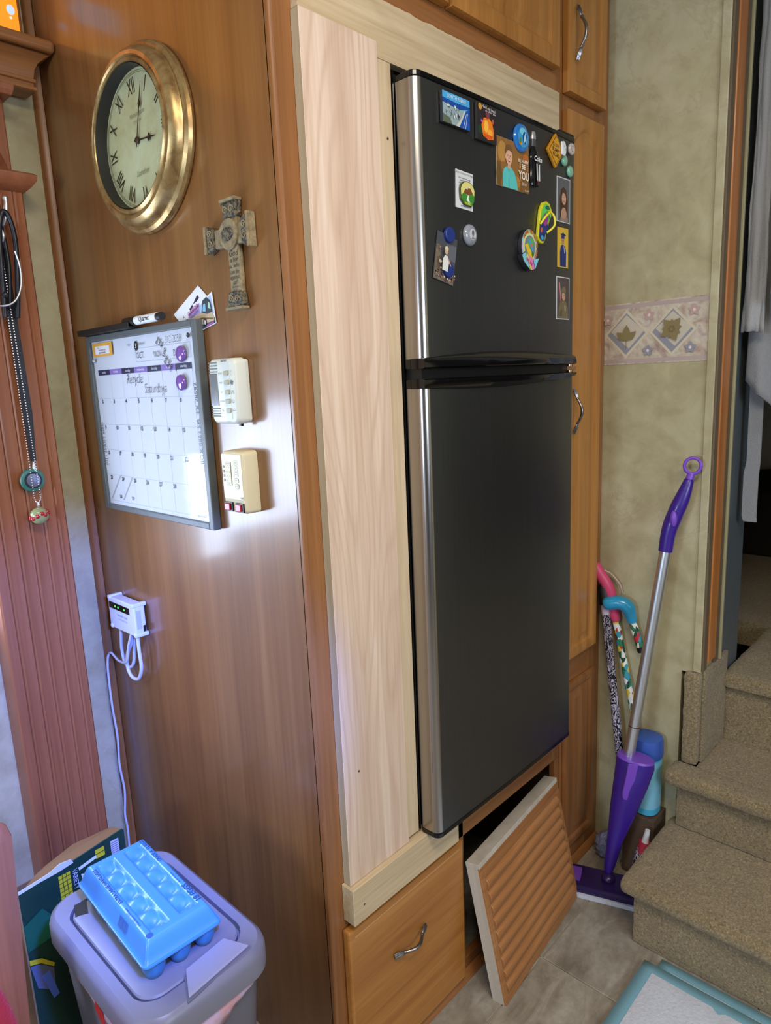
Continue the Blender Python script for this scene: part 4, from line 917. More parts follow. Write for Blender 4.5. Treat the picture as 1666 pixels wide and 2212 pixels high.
O('binaural', MB().tube(smooth_path([(-0.146, 0.744, 1.800), (-0.140, 0.744, 1.765), (-0.145, 0.744, 1.722), (-0.162, 0.744, 1.693), (-0.190, 0.744, 1.683), (-0.215, 0.746, 1.692)], 7), 0.0024, 8), M['alu'], ste, smooth=60)
O('ear_tip', MB().ball((-0.178, 0.744, 1.707), 0.0065), bk, ste, smooth=60)
def hang(nm, p0, p1, sag=0): return [Vector(p0)+(Vector(p1)-Vector(p0))*i/12 for i in range(13)]
ln = T('lanyard', 'long black lanyard strap hanging down the pilaster behind the beads', 'lanyard', (-0.160, 0.765, 1.34))
O('strap', MB().loft([[(x-w_, y, z), (x+w_, y, z), (x+w_, y+0.002, z), (x-w_, y+0.002, z)] for x, w_, y, z in ((-0.160, 0.008, 0.773, 1.86), (-0.160, 0.010, 0.773, 1.66), (-0.156, 0.010, 0.773, 1.45), (-0.158, 0.006, 0.773, 1.34))]), bk, ln, smooth=40)
O('buckle', MB().lathe([(0.005, 0), (0.004, 0.012), (0.002, 0.020)], (-0.160, 0.770, 1.318), 'z', 12), M['alu'], ln, smooth=40)
O('pendant_disc', MB().lathe([(0.026, 0.0), (0.0275, 0.003), (0.026, 0.006), (0.019, 0.007)], (-0.168, 0.772, 1.297), 'y', 32), paint((44, 116, 110), 0.3, 0, 0.3), ln, smooth=40)
O('pendant_ring', MB().lathe([(0.019, 0.006), (0.0190, 0.009), (0.015, 0.009)], (-0.168, 0.772, 1.297), 'y', 32), bk, ln, smooth=40)
O('pendant_face', MB().lathe([(0.0155, 0.008), (0.0150, 0.0105), (0.002, 0.0112)], (-0.168, 0.772, 1.297), 'y', 24), paint((150, 156, 190), 0.15, 0.7), ln, smooth=30)
bc = T('bead_chain', 'fine silver bead chain with a red and green glass ball at the end', 'necklace', (-0.168, 0.755, 1.215))
mbc = MB()
for p0, p1 in (((-0.172, 0.766, 1.80), (-0.174, 0.757, 1.262)), ((-0.166, 0.766, 1.80), (-0.160, 0.757, 1.262))):
    for i in range(90): p = Vector(p0)+(Vector(p1)-Vector(p0))*i/89; mbc.ball(tuple(p), 0.0019, 5, 4)
for i in range(12): a = PI+PI*i/11; mbc.ball((-0.167+0.007*math.cos(a), 0.757, 1.262+0.018*math.sin(a)), 0.0019, 5, 4)
O('beads', mbc, M['alu'], bc, smooth=60)['kind'] = 'stuff'
O('bail', MB().lathe([(0.002, 0.0), (0.005, -0.006), (0.003, -0.010)], (-0.167, 0.757, 1.245), 'z', 10), M['alu'], bc, smooth=50)
gb = O('glass_ball', MB().ball((-0.168, 0.757, 1.214), 0.021, 20, 14, sc=(1, 0.75, 0.95)), paint((150, 160, 110), 0.1, 0, 0.6), bc, smooth=60)
mbf = MB()
for i in range(14):
    a, b_ = i*2.4, -0.6+1.2*((i*5) % 14)/13
    n_ = Vector((math.cos(a)*math.cos(b_), math.sin(a)*math.cos(b_)*0.75, math.sin(b_)*0.95)); p = Vector((-0.168, 0.757, 1.214))+n_*0.0196; mbf.ball(tuple(p), 0.0055, 8, 6, sc=(1, 0.8, 1))
O('red_petals', mbf, paint((176, 40, 44), 0.15, 0, 0.5), bc, smooth=60)

# ------------------------------------------------------------------ rubbish bin and egg carton
bn = T('rubbish_bin', 'grey plastic rubbish bin with a square lid beside the cabinet', 'bin', (-0.283, 0.15, 0))
BX0, BX1, BY0, BY1, BZ = -0.408, -0.158, -0.047, 0.350, 0.552
def rr(off, z, r=0.055): return [(x, y, z) for x, y in rrect(BX0+off, BX1-off, BY0+off, BY1-off, max(0.01, r-off*0.5), 8)]
O('bucket', MB().loft([rr(0.050, 0.0, 0.06), rr(0.046, 0.01, 0.06), rr(0.014, 0.505, 0.055)]), M['bin_d'], bn, smooth=40)
ld = MB().loft([rr(0.004, 0.500), rr(0.0, 0.504), rr(0.0, 0.536), rr(0.003, 0.546), rr(0.010, BZ), [(x, y, BZ) for x, y in rrect(BX0+0.026, BX1-0.026, BY0+0.044, BY1-0.045, 0.040, 8)], [(x, y, BZ-0.012) for x, y in rrect(BX0+0.027, BX1-0.027, BY0+0.045, BY1-0.046, 0.039, 8)]], False)
ld.plate([(x, y) for x, y in rrect(BX0+0.01, BX1-0.01, BY0+0.01, BY1-0.01, 0.04, 6)], 0.505, BZ-0.0125)
lo = O('lid_rim', ld, M['bin'], bn, smooth=35)
O('lid_panel', MB().loft([[(x, y, z) for x, y in rrect(BX0+0.031+i, BX1-0.031-i, BY0+0.049+i, BY1-0.050-i, 0.036, 8)] for z, i in ((BZ-0.012, 0), (BZ-0.002, 0), (BZ+0.0008, 0.002), (BZ+0.002, 0.008))]), M['bin'], bn, smooth=35)
lt = [(-0.325, -0.0395), (-0.202, -0.0265), (-0.222, 0.020), (-0.300, 0.012)]
O('latch_recess', MB().plate([(-0.329, -0.043), (-0.198, -0.029), (-0.219, 0.024), (-0.303, 0.016)], BZ-0.002, BZ+0.0014), M['bin_d'], bn, bevel=0.0008)
O('latch_button', MB().plate(lt, BZ+0.0012, BZ+0.0060), paint((156, 154, 164), 0.3), bn, bevel=0.002)  # lighter than the lid; the latch's lit look is put into its colour
O('hinge_slot', MB().plate([(-0.372, 0.272), (-0.352, 0.262), (-0.340, 0.300), (-0.362, 0.302)], BZ-0.004, BZ+0.0024), M['black'], bn)
# rubbish bag film trapped under the rim
bag = MB(); rg = []
for i in range(60):
    t = i/59; s = t*0.60
    if s < 0.34: x, y = BX0+0.0085, BY0+0.34-s; nx_, ny_ = -1, 0
    else: x, y = BX0+0.010+(s-0.34)*0.72, BY0+0.0075; nx_, ny_ = 0, -1
    u_ = (s-0.34)/0.26
    d = (0.012+0.085*(s/0.34)**2 if s < 0.34 else 0.105*(1-u_)+0.006)+0.012*noise.noise(Vector((t*20, 0, 0)))*(1 if s < 0.55 else 0)
    o1 = 0.002+0.002*noise.noise(Vector((t*30, 3, 0)))
    rg.append([(x+nx_*0.003, y+ny_*0.003, 0.512), (x+nx_*(o1+0.003), y+ny_*(o1+0.003), 0.502-d*0.5), (x+nx_*(o1-0.002), y+ny_*(o1-0.002), 0.502-d)])
bag.loft(rg, False, 0, False)
def film():
    m, nt, b = newmat('bag_film'); n = noisen(nt, coords(nt, (1, 1, 1)), 30, 3, 0.6)
    link(nt, ramp(nt, n, [(0.45, (196, 170, 196)), (0.60, (206, 150, 150)), (0.72, (200, 180, 206))]), b.inputs['Base Color']); b.inputs['Roughness'].default_value = 0.3; return m
o = O('bag_film', bag, film(), bn, smooth=60); o.modifiers.new('s', 'SOLIDIFY').thickness = 0.0006
rw_ = O('red_wrapper', MB().prism([(0, 0), (0.028, -0.006), (0.034, -0.040), (0.012, -0.030), (-0.004, -0.018)], -0.001, 0.0), paint((190, 28, 30), 0.4), bn, world=False)
rw_.location = (-0.122, -0.02, 0.498); rw_.rotation_euler = (0, 0, PI/2+PI)

eg = T('egg_carton', 'blue foam carton for eighteen eggs lying on the bin lid', 'egg carton', (-0.286, 0.160, BZ+0.0022), (0, 0, math.radians(-2.5)))
HW, HL = 0.068, 0.138
mb = MB(); NX_, NY_ = 56, 110
def hcap(x, y):
    d = min(HW-abs(x), HL-abs(y)); t = min(1, max(0, d/0.017)); z = 0.034*(t*t*(3-2*t))**0.8
    for gxx in (-0.026, 0.026):
        if abs(x-gxx) < 0.0165 and abs(y) < 0.112:
            ex = min((0.0165-abs(x-gxx)), 0.112-abs(y))/0.0035; ex = min(1, ex)
            dep = 0.0085*ex
            ph = ((y+0.112)/0.0448)
            fy = ph-math.floor(ph)-0.5
            cell = math.exp(-((fy*0.0448)/0.0085)**2-((x-gxx)/0.010)**2)
            dep += 0.006*cell*ex-0.0065*ex*(0.5+0.5*math.cos(2*PI*(ph)))*(1-min(1, abs(x-gxx)/0.017)**2)
            z -= dep
    return z
gr2 = [[((-HW+2*HW*i/NX_), (-HL+2*HL*j/NY_), 0.040+hcap(-HW+2*HW*i/NX_, -HL+2*HL*j/NY_)) for j in range(NY_+1)] for i in range(NX_+1)]
mb.loft(gr2, False, 0, False)
O('carton_lid', mb, M['foam'], eg, world=False, smooth=60)
O('rim', MB().plate(rrect(-HW-0.003, HW+0.003, -HL-0.003, HL+0.003, 0.012), 0.036, 0.0405), M['foam'], eg, world=False, bevel=0.001)
cup = MB().lathe([(0.010, 0.0), (0.014, 0.002), (0.019, 0.014), (0.0215, 0.030), (0.0225, 0.036)], (0, 0, 0), 'z', 16); c0 = None
for i in range(3):
    for j in range(6):
        if c0 is None: c0 = O('egg_cup', cup, M['foam_d'], eg, world=False, smooth=50); oo = c0
        else: oo = c0.copy(); C.objects.link(oo); oo.parent = eg
        oo.location = (-0.0450+0.0450*i, -0.1150+0.0460*j, 0)
IKB = (36, 58, 92); tl_ = []
def flat_text(s, sz, x, y, rot, b=0.0002):
    t = text_mb(s, sz, x, 0, y, rot, bold=b); return MB().add([(p[0], p[2], 0.0745) for p in t.v], t.f)
tmb = merge(flat_text('18 EGGS', 0.0150, 0.0485, -0.080, -PI/2-PI, 0.0004), flat_text('GRADE A  12 EGGS', 0.0100, 0.0480, 0.078, PI/2), flat_text('KEEP REFRIGERATED AT OR', 0.0040, 0.0530, -0.024, PI/2, 0), flat_text('BELOW 45 DEGREES', 0.0040, 0.0460, -0.024, PI/2, 0), flat_text('EXTRA LARGE WHITE EGGS', 0.0095, -0.0485, 0.045, PI/2), flat_text('A Good Source Of Protein', 0.0050, -0.0490, -0.060, PI/2, 0.0001), flat_text('Distributed for the packer', 0.0035, -0.0530, -0.062, PI/2, 0))
O('lettering', tmb, paint(IKB, 0.6), eg, world=False)
def bar_quads():
    m_ = MB(); y = -0.060
    for wd in (2, 1, 1, 3, 1, 2, 1, 1, 2, 3, 1, 1, 2, 1, 3, 1):
        z0, z1 = 0.050, 0.066
        xs_ = lambda z: -HW+0.0175*((z-0.040)/0.034)**1.0*0.85-0.0012
        m_.add([(xs_(z0), y, z0), (xs_(z0), y+0.0006*wd, z0), (xs_(z1), y+0.0006*wd, z1), (xs_(z1), y, z1)], [(0, 1, 2, 3)]); y += 0.0006*wd+0.0011
    return m_
O('barcode', bar_quads(), paint((60, 84, 124), 0.6), eg, world=False)
O('stamp', MB().add([(x-0.047, y-0.118, 0.0744) for x, y in circle(0, 0, 0.0058, n=20)], [tuple(range(20))]), paint((40, 80, 120), 0.6), eg, world=False)

# green soda box behind the bin
bx = T('drink_box', 'torn green cardboard drink box standing behind the bin', 'box', (-0.295, 0.56, 0))
gm_ = paint((20, 58, 44), 0.45)
O('front_panel', MB().prism([(-0.408, 0.002), (-0.188, 0.002), (-0.188, 0.540), (-0.24, 0.533), (-0.30, 0.525), (-0.408, 0.519)], 0.470, 0.473), gm_, bx)
O('side_panel', MB().loft([[(x, 0.470, 0.002), (x, 0.72, 0.002), (x, 0.72, 0.40), (x, 0.470, 0.515)] for x in (-0.411, -0.408)]), paint((150, 118, 78), 0.8), bx)
O('side_panel', MB().loft([[(x, 0.470, 0.002), (x, 0.72, 0.002), (x, 0.72, 0.38), (x, 0.470, 0.538)] for x in (-0.188, -0.185)]), gm_, bx)
O('back_panel', MB().box(-0.408, -0.188, 0.717, 0.720, 0.002, 0.36), paint((150, 118, 78), 0.8), bx)
O('bottom_panel', MB().box(-0.408, -0.188, 0.473, 0.717, 0.002, 0.006), paint((150, 118, 78), 0.8), bx)
tf_ = O('torn_flap', MB().loft([[(-0.395, 0.475, 0.517), (-0.300, 0.475, 0.523), (-0.188, 0.475, 0.537)], [(-0.36, 0.51, 0.510), (-0.28, 0.53, 0.508), (-0.188, 0.52, 0.522)], [(-0.33, 0.545, 0.495), (-0.26, 0.575, 0.492), (-0.188, 0.545, 0.508)]], False, 0, False), paint((136, 100, 60), 0.8), bx)
tf_.modifiers.new('s', 'SOLIDIFY').thickness = 0.003
O('torn_edge', MB().prism([(-0.408, 0.513), (-0.37, 0.517), (-0.33, 0.518), (-0.298, 0.522), (-0.302, 0.532), (-0.325, 0.535), (-0.345, 0.527), (-0.37, 0.524), (-0.408, 0.520)], 0.4685, 0.4698), paint((206, 206, 196), 0.7), bx)
yl = (206, 190, 40); L = []
pt = T('q', '', '', (0, 0.4698, 0)); del pt['label']; del pt['category']
def blk(x0, x1, z0, z1): return [(x0, z0), (x1, z0), (x1, z1), (x0, z1)]
L.append((yl, blk(-0.331, -0.307, 0.450, 0.507))); L.append((yl, blk(-0.324, -0.307, 0.438, 0.450)))
for i in range(5): L.append(((40, 70, 30), line(-0.331, 0.459+0.010*i, -0.307, 0.460+0.010*i, 0.0014)))
for x in (-0.323, -0.315): L.append(((40, 70, 30), line(x, 0.45, x, 0.507, 0.0012)))
L.append((yl, blk(-0.252, -0.232, 0.503, 0.524))); L.append(((40, 70, 30), line(-0.252, 0.513, -0.232, 0.514, 0.002))); L.append(((190, 190, 200), blk(-0.218, -0.200, 0.492, 0.526)))
for i in range(6): L.append(((90, 90, 100), line(-0.217, 0.496+0.005*i, -0.201, 0.496+0.005*i, 0.0014)))
L.append(((200, 208, 226), text_mb('VARIETY', 0.0145, -0.2985, 0, 0.484, -PI/2, sx=0.85)))
L.append(((220, 226, 220), text_mb('12', 0.055, -0.270, 0, 0.492, -PI/2+0.2, bold=0.001)))
L.append(((20, 90, 66), [(-0.408, 0.44), (-0.37, 0.46), (-0.345, 0.42), (-0.36, 0.385), (-0.408, 0.38)]))
L.append((yl, [(-0.408, 0.362), (-0.385, 0.352), (-0.362, 0.325), (-0.365, 0.318), (-0.388, 0.342), (-0.408, 0.350)]))
L.append(((96, 104, 124), [(-0.408, 0.348), (-0.388, 0.340), (-0.365, 0.316), (-0.368, 0.262), (-0.400, 0.290)]))
L.append(((90, 120, 220), [(-0.390, 0.312), (-0.375, 0.316), (-0.362, 0.250), (-0.374, 0.246)]))
o = art(pt, 'box_print', L, 0.0); o.data.transform(Matrix.Translation((0.295, 0.4698-0.56, 0))); bpy.data.objects.remove(pt); o.parent = bx

# wooden chair at the left edge of the frame
chr_ = T('wooden_chair', 'dark reddish wooden chair whose back post shows at the lower left edge', 'chair', (-0.72, 0.20, 0))
def post(x, y, h, lean): return MB().loft([[(x-lean*(1-t)+dx, y+dy, h*t*1.0) for dx, dy in ((-0.022, -0.015), (0.0, -0.017), (0.022, -0.010), (0.024, 0.0), (0.022, 0.010), (0.0, 0.017), (-0.022, 0.015))] for t in (0, 0.2, 0.4, 0.6, 0.8, 0.965)]+[[(x+dx*0.7, y+dy*0.7, h*0.99) for dx, dy in ((-0.022, -0.015), (0.0, -0.017), (0.022, -0.010), (0.024, 0.0), (0.022, 0.010), (0.0, 0.017), (-0.022, 0.015))], [(x+dx*0.2, y+dy*0.2, h) for dx, dy in ((-0.022, -0.015), (0.0, -0.017), (0.022, -0.010), (0.024, 0.0), (0.022, 0.010), (0.0, 0.017), (-0.022, 0.015))]])
for yy in (0.20, 0.58): O('back_post', post(-0.492, yy, 0.842, 0.045), M['pilaster'], chr_, smooth=50)
for yy in (0.20, 0.58): O('leg', MB().box(-0.94, -0.90, yy-0.017, yy+0.017, 0, 0.43), M['pilaster'], chr_, bevel=0.004)
O('seat', MB().box(-0.95, -0.535, 0.175, 0.605, 0.425, 0.455), M['pilaster'], chr_, bevel=0.008)
for z in (0.55, 0.66, 0.76): O('back_slat', MB().box(-0.520-(0.8-z)*0.06, -0.508-(0.8-z)*0.06, 0.215, 0.565, z-0.022, z+0.022), M['pilaster'], chr_, bevel=0.003)
rj = T('red_cloth', 'bright red cloth hanging from the wooden chair at the lower left corner', 'cloth', (-0.60, 0.165, 0.2))
mb = MB(); g = []
for i in range(21):
    t = i/20; z = 0.600-0.42*t; xr = -0.532+0.060*t**0.7+0.006*noise.noise(Vector((t*6, 0, 2)))
    g.append([(-0.70+(xr+0.70)*k/16, 0.168+0.007*math.sin(k*1.3+t*2)*(0.3+t)-0.004, z+0.010*math.sin(k*0.5)*(1-t)) for k in range(17)])
mb.loft(g, False, 0, False)
o = O('folded_fabric', mb, M['red_cloth'], rj, smooth=70); o.modifiers.new('s', 'SOLIDIFY').thickness = 0.004

# ------------------------------------------------------------------ mop and the things in the corner
mo = T('spray_mop', 'purple spray mop with a grey pole leaning against the wallpaper', 'mop', (0.937, -0.140, 0))
ha = math.atan2(-0.94, 0.34); hx, hy = Vector((math.cos(ha), math.sin(ha), 0)), Vector((-math.sin(ha), math.cos(ha), 0))
HC = Vector((0.928, -0.142, 0))
def hd(pts, z0, z1, s=1.0, s2=1.0): return [[tuple(HC+hx*x*sc_+hy*y*sc_+Vector((0, 0, z))) for x, y in pts] for z, sc_ in ((z0, s), (z1, s2))]
hp = [(x, y) for x, y in rrect(-0.122, 0.122, -0.056, 0.056, 0.020, 5)]
O('pad', MB().loft(hd(hp, 0.001, 0.014)), M['pad_white'], mo, smooth=50)
hp2 = rrect(-0.120, 0.120, -0.050, 0.050, 0.022, 5)
O('head_plate', MB().loft(hd(hp2, 0.0145, 0.026)+hd([(x*0.97, y*0.85) for x, y in hp2], 0.030, 0.033)), M['purple_dk'], mo, smooth=35)
for sgn in (-1, 1): O('corner_grip', MB().loft(hd([(x*0.16+sgn*0.096, y*0.55) for x, y in hp2], 0.0333, 0.037)), M['lilac'] if sgn < 0 else M['purple'], mo, smooth=35)
PB, PT = Vector((0.945, -0.132, 0.045)), Vector((1.060, -0.222, 1.020)); ax = (PT-PB).normalized()
O('swivel_joint', MB().ball(tuple(HC+Vector((0.006, 0.004, 0.040))), 0.020, 16, 10, sc=(1, 1, 0.7)), M['purple_dk'], mo, smooth=60)
sd = Vector((0.40, -0.92, 0.0)); sd = (sd-ax*sd.dot(ax)).normalized(); dp = ax.cross(sd).normalized()
def at(t): return PB+(PT-PB)*t
ring = lambda c, a, b, sh=0.0: [tuple(c+sd*(a*math.cos(u)+sh)+dp*b*math.sin(u)) for u in [2*PI*i/24 for i in range(24)]]
L_ = [(0.0, 0.010, 0.010, 0), (0.03, 0.016, 0.015, 0), (0.12, 0.023, 0.022, 0.003), (0.22, 0.038, 0.032, 0.011), (0.30, 0.047, 0.038, 0.017), (0.355, 0.052, 0.040, 0.020), (0.375, 0.051, 0.038, 0.018)]
O('housing', MB().loft([ring(at(t), a, b, sh) for t, a, b, sh in L_]), M['purple'], mo, smooth=45)
O('housing_rim', MB().loft([ring(at(0.3755), 0.0515, 0.0385, 0.018), ring(at(0.381), 0.049, 0.036, 0.018)]), M['lilac'], mo, smooth=45)
vd = Vector((-0.70, -0.72, 0.0)); vd = (vd-ax*vd.dot(ax)).normalized(); vs_ = ax.cross(vd).normalized()
if vs_.y > 0: vs_ = -vs_
cen = lambda t, o_: at(t)+sd*0.010+vd*o_
O('release_tab', MB().loft([[tuple(cen(t, o_)+vs_*(-0.014+k*(0.019*w_))) for k in (-1, 1)]+[tuple(cen(t, o_+0.004)+vs_*(-0.014+k*(0.016*w_))) for k in (1, -1)] for t, o_, w_ in ((0.262, 0.0290, 0.35), (0.270, 0.0305, 0.62), (0.285, 0.0315, 0.75), (0.330, 0.0370, 0.78), (0.378, 0.0390, 0.80))]), M['lilac'], mo, smooth=50, bevel=0.001)
O('pole', MB().tube([tuple(at(0.33)), tuple(at(0.52)), tuple(at(0.998))], 0.0150, 20), M['alu'], mo, smooth=40)
O('pole_joint', MB().tube([tuple(at(0.470)), tuple(at(0.472))], 0.0154, 20), M['black'], mo, smooth=40)
G0 = at(0.985); gpth = [G0, G0+Vector((0.006, -0.005, 0.055)), Vector((1.075, -0.238, 1.110)), Vector((1.085, -0.252, 1.155)), Vector((1.095, -0.263, 1.200))]
gp_ = smooth_path([tuple(p) for p in gpth], 8)
O('grip', MB().tube(gp_, [0.0180, 0.0182, 0.0184, 0.0185, 0.0186, 0.0188, 0.0190, 0.0192, 0.0195, 0.0198, 0.0200, 0.0203, 0.0205, 0.0206, 0.0206, 0.0205, 0.0204, 0.0205, 0.0206, 0.0206, 0.0204, 0.020, 0.0195, 0.019, 0.0183, 0.0176, 0.0168, 0.016, 0.0150, 0.014, 0.013, 0.012, 0.010][:len(gp_)], 18), M['purple'], mo, smooth=60)
O('spray_button', MB().ball((1.051, -0.242, 1.098), 0.015, 14, 10, sc=(0.6, 0.62, 1.5)), M['lilac'], mo, smooth=60)
rc_ = Vector((1.100, -0.268, 1.234)); rp = []
for i in range(25):
    a = 2*PI*i/24; rp.append(tuple(rc_+Vector((0.35, -0.93, 0)).normalized()*0.020*math.cos(a)+Vector((0, 0, 1))*0.021*math.sin(a)))
O('hanging_ring', MB().tube(rp, 0.0045, 8, cap=False).tube([(1.094, -0.262, 1.196), (1.098, -0.266, 1.214)], [0.011, 0.009], 10), M['lilac'], mo, smooth=60)

cn1 = T('walking_cane', 'black and white swirl-patterned walking cane beside the pantry cabinet', 'cane', (1.09, -0.135, 0), group='canes in the corner')
a_, b_ = Vector((1.090, -0.135, 0.001)), Vector((1.098, -0.026, 0.865))
O('shaft', MB().tube([tuple(a_+(b_-a_)*t) for t in (0.04, 0.35, 0.7, 0.90)], 0.0125, 16), M['zebra'], cn1, smooth=50)
O('collar', MB().tube([tuple(a_+(b_-a_)*t) for t in (0.90, 0.935)], 0.0128, 16), paint((196, 186, 206), 0.4), cn1, smooth=50)
O('grip', MB().tube([tuple(a_+(b_-a_)*t) for t in (0.935, 0.995, 1.0)], [0.0165, 0.0165, 0.014], 16), M['black'], cn1, smooth=50)
O('rubber_tip', MB().tube([tuple(a_+(b_-a_)*t) for t in (0.0, 0.04)], [0.017, 0.014], 14), M['black'], cn1, smooth=50)
cn2 = T('walking_cane', 'floral walking cane with a pink handle leaning behind the mop pole', 'cane', (1.11, -0.235, 0), group='canes in the corner')
a_, b_ = Vector((1.112, -0.232, 0.001)), Vector((1.112, -0.056, 0.785)); pk = paint((206, 70, 112), 0.4)
O('shaft', MB().tube([tuple(a_+(b_-a_)*t) for t in (0.03, 0.5, 0.97)], 0.0105, 16), M['floral'], cn2, smooth=50)
O('handle', MB().tube(smooth_path([tuple(b_-(b_-a_)*0.035), (1.110, -0.052, 0.800), (1.106, -0.044, 0.845), (1.100, -0.032, 0.875), (1.096, -0.012, 0.905), (1.094, -0.001, 0.930)], 5), [0.012, 0.014, 0.0155, 0.016, 0.0165]+[0.0175]*15+[0.017, 0.0168, 0.016, 0.015, 0.013, 0.010], 14), pk, cn2, smooth=60)
O('rubber_tip', MB().tube([tuple(a_), tuple(a_+(b_-a_)*0.03)], [0.016, 0.012], 14), M['black'], cn2, smooth=50)
O('wrist_cord', MB().tube(smooth_path([(1.098, -0.014, 0.912), (1.112, -0.040, 0.902), (1.122, -0.066, 0.870), (1.124, -0.074, 0.845)], 6), 0.0022, 8), paint((196, 176, 160), 0.7), cn2, smooth=60)
cn3 = T('folding_cane', 'folded floral cane with a bright blue handle hooked on the pink one', 'cane', (1.105, -0.10, 0.69), group='canes in the corner')
tq = paint((34, 150, 196), 0.3, 0, 0.4)
O('handle', MB().tube(smooth_path([(1.088, -0.036, 0.812), (1.090, -0.055, 0.818), (1.096, -0.080, 0.822), (1.102, -0.100, 0.812), (1.108, -0.108, 0.785), (1.110, -0.112, 0.765)], 5), [0.008, 0.0165, 0.019, 0.020, 0.0205]+[0.0205]*12+[0.019, 0.018, 0.017, 0.0165, 0.016, 0.015, 0.0145, 0.014, 0.0135][:9], 16), tq, cn3, smooth=60)
a_, b_ = Vector((1.110, -0.112, 0.768)), Vector((1.113, -0.137, 0.695))
O('shaft', MB().tube([tuple(a_), tuple(b_)], 0.0115, 16), M['floral'], cn3, smooth=50)
O('ferrule', MB().tube([tuple(b_), tuple(b_+(b_-a_).normalized()*0.016)], 0.0122, 16), M['black'], cn3, smooth=50)

bt = T('detergent_tub', 'tall turquoise plastic tub with a blue lid behind the mop', 'tub', (1.08, -0.178, 0.202))
def tr_(r, z, sq=0.75): return [(1.087+r*math.copysign(abs(math.cos(u))**sq, math.cos(u)), -0.178+r*0.98*math.copysign(abs(math.sin(u))**sq, math.sin(u)), z) for u in [2*PI*i/32 for i in range(32)]]
O('tub_body', MB().loft([tr_(0.036, 0.2025), tr_(0.040, 0.206), tr_(0.040, 0.375), tr_(0.037, 0.382)]), paint((70, 170, 206), 0.3), bt, smooth=45)
O('label', MB().loft([tr_(0.0404, 0.225), tr_(0.0404, 0.372)], False), paint((126, 190, 214), 0.4), bt, smooth=45)
O('lid', MB().loft([tr_(0.0425, 0.380), tr_(0.0435, 0.384), tr_(0.0425, 0.425), tr_(0.0400, 0.436), tr_(0.033, 0.440)]), paint((56, 92, 176), 0.4), bt, smooth=45)
O('barcode', MB().box(1.0455, 1.0462, -0.200, -0.180, 0.325, 0.368), M['white'], bt)
mbq = MB()
for i in range(7): mbq.box(1.0448, 1.0454, -0.199, -0.181, 0.330+0.0052*i, 0.3325+0.0052*i)
O('bars', mbq, paint((70, 80, 130), 0.5), bt)
cb = T('brown_box', 'small brown cardboard box under the turquoise tub', 'box', (1.06, -0.18, 0))
O('carton', MB().box(1.040, 1.130, -0.222, -0.130, 0.001, 0.200), paint((84, 66, 50), 0.8), cb, bevel=0.002)
um = T('folded_umbrella', 'small folded black and white umbrella with a red strap on the floor behind the mop', 'umbrella', (1.0, -0.2, 0))
O('canopy', MB().tube([(0.990, -0.190, 0.003), (0.995, -0.194, 0.04), (1.000, -0.202, 0.090), (1.003, -0.208, 0.132)], [0.010, 0.016, 0.019, 0.016], 14), M['zebra'], um, smooth=60)
O('strap', MB().tube([(1.003, -0.208, 0.120), (1.006, -0.213, 0.152)], [0.0185, 0.016], 14), paint((170, 40, 62), 0.5), um, smooth=60)
O('handle', MB().tube([(1.006, -0.213, 0.152), (1.010, -0.218, 0.190)], [0.010, 0.007], 12), paint((206, 206, 206), 0.4), um, smooth=60)
pb = T('plastic_bag', 'crumpled grey plastic bag on the floor between the cane and the mop', 'bag', (1.06, -0.06, 0))
mb = MB().ball((1.055, -0.068, 0.045), 0.036, 22, 16, sc=(0.8, 0.8, 1.25)); mb.v = [tuple(Vector(p)+Vector((noise.noise(Vector(p)*60), noise.noise(Vector(p)*60+Vector((5, 0, 0))), noise.noise(Vector(p)*60+Vector((0, 5, 0)))))*0.012) for p in mb.v]
mn = min(p[2] for p in mb.v); mb.v = [(p[0], p[1], p[2]-mn+0.001) for p in mb.v]
O('bag_body', mb, paint((112, 112, 132), 0.35), pb)

# absorbent pads on the floor
def pad(label, x0, x1, y0, y1, z, inner, grp):
    t = T('floor_pad', label, 'pad', ((x0+x1)/2, (y0+y1)/2, z), (0, 0, 0), grp)
    mb = MB(); N = 24; g = [[(x0+(x1-x0)*i/N, y0+(y1-y0)*j/N, z+0.0012+0.0016*(0.5+0.5*noise.noise(Vector((i*0.5, j*0.5, z*100))))) for j in range(N+1)] for i in range(N+1)]
    mb.loft(g, False, 0, False); o = O('backing', mb, M['pad_blue'], t, smooth=70); o.modifiers.new('s', 'SOLIDIFY').thickness = 0.0008
    a, b, c, d = inner; mb = MB()
    g = [[(a+(b-a)*i/N, c+(d-c)*j/N, z+0.0045+0.0022*(0.5+0.5*noise.noise(Vector((i*0.4, j*0.4, 3+z*100))))-(0.0022 if j in (int(N*0.72),) else 0)-(0.003 if i in (0, N) or j in (0, N) else 0)) for j in range(N+1)] for i in range(N+1)]
    mb.loft(g, False, 0, False); O('quilted_sheet', mb, M['pad_white'], t, smooth=70); return t
pad('pale blue absorbent pad partly hidden under the other pad, against the step', 0.25, 0.793, -0.96, -0.352, 0.001, (0.28, 0.765, -0.93, -0.385), 'absorbent pads on the floor')
p2 = pad('white quilted absorbent pad with a blue border, on top at the bottom right', 0.15, 0.757, -0.93, -0.322, 0.0075, (0.18, 0.728, -0.90, -0.352), 'absorbent pads on the floor')

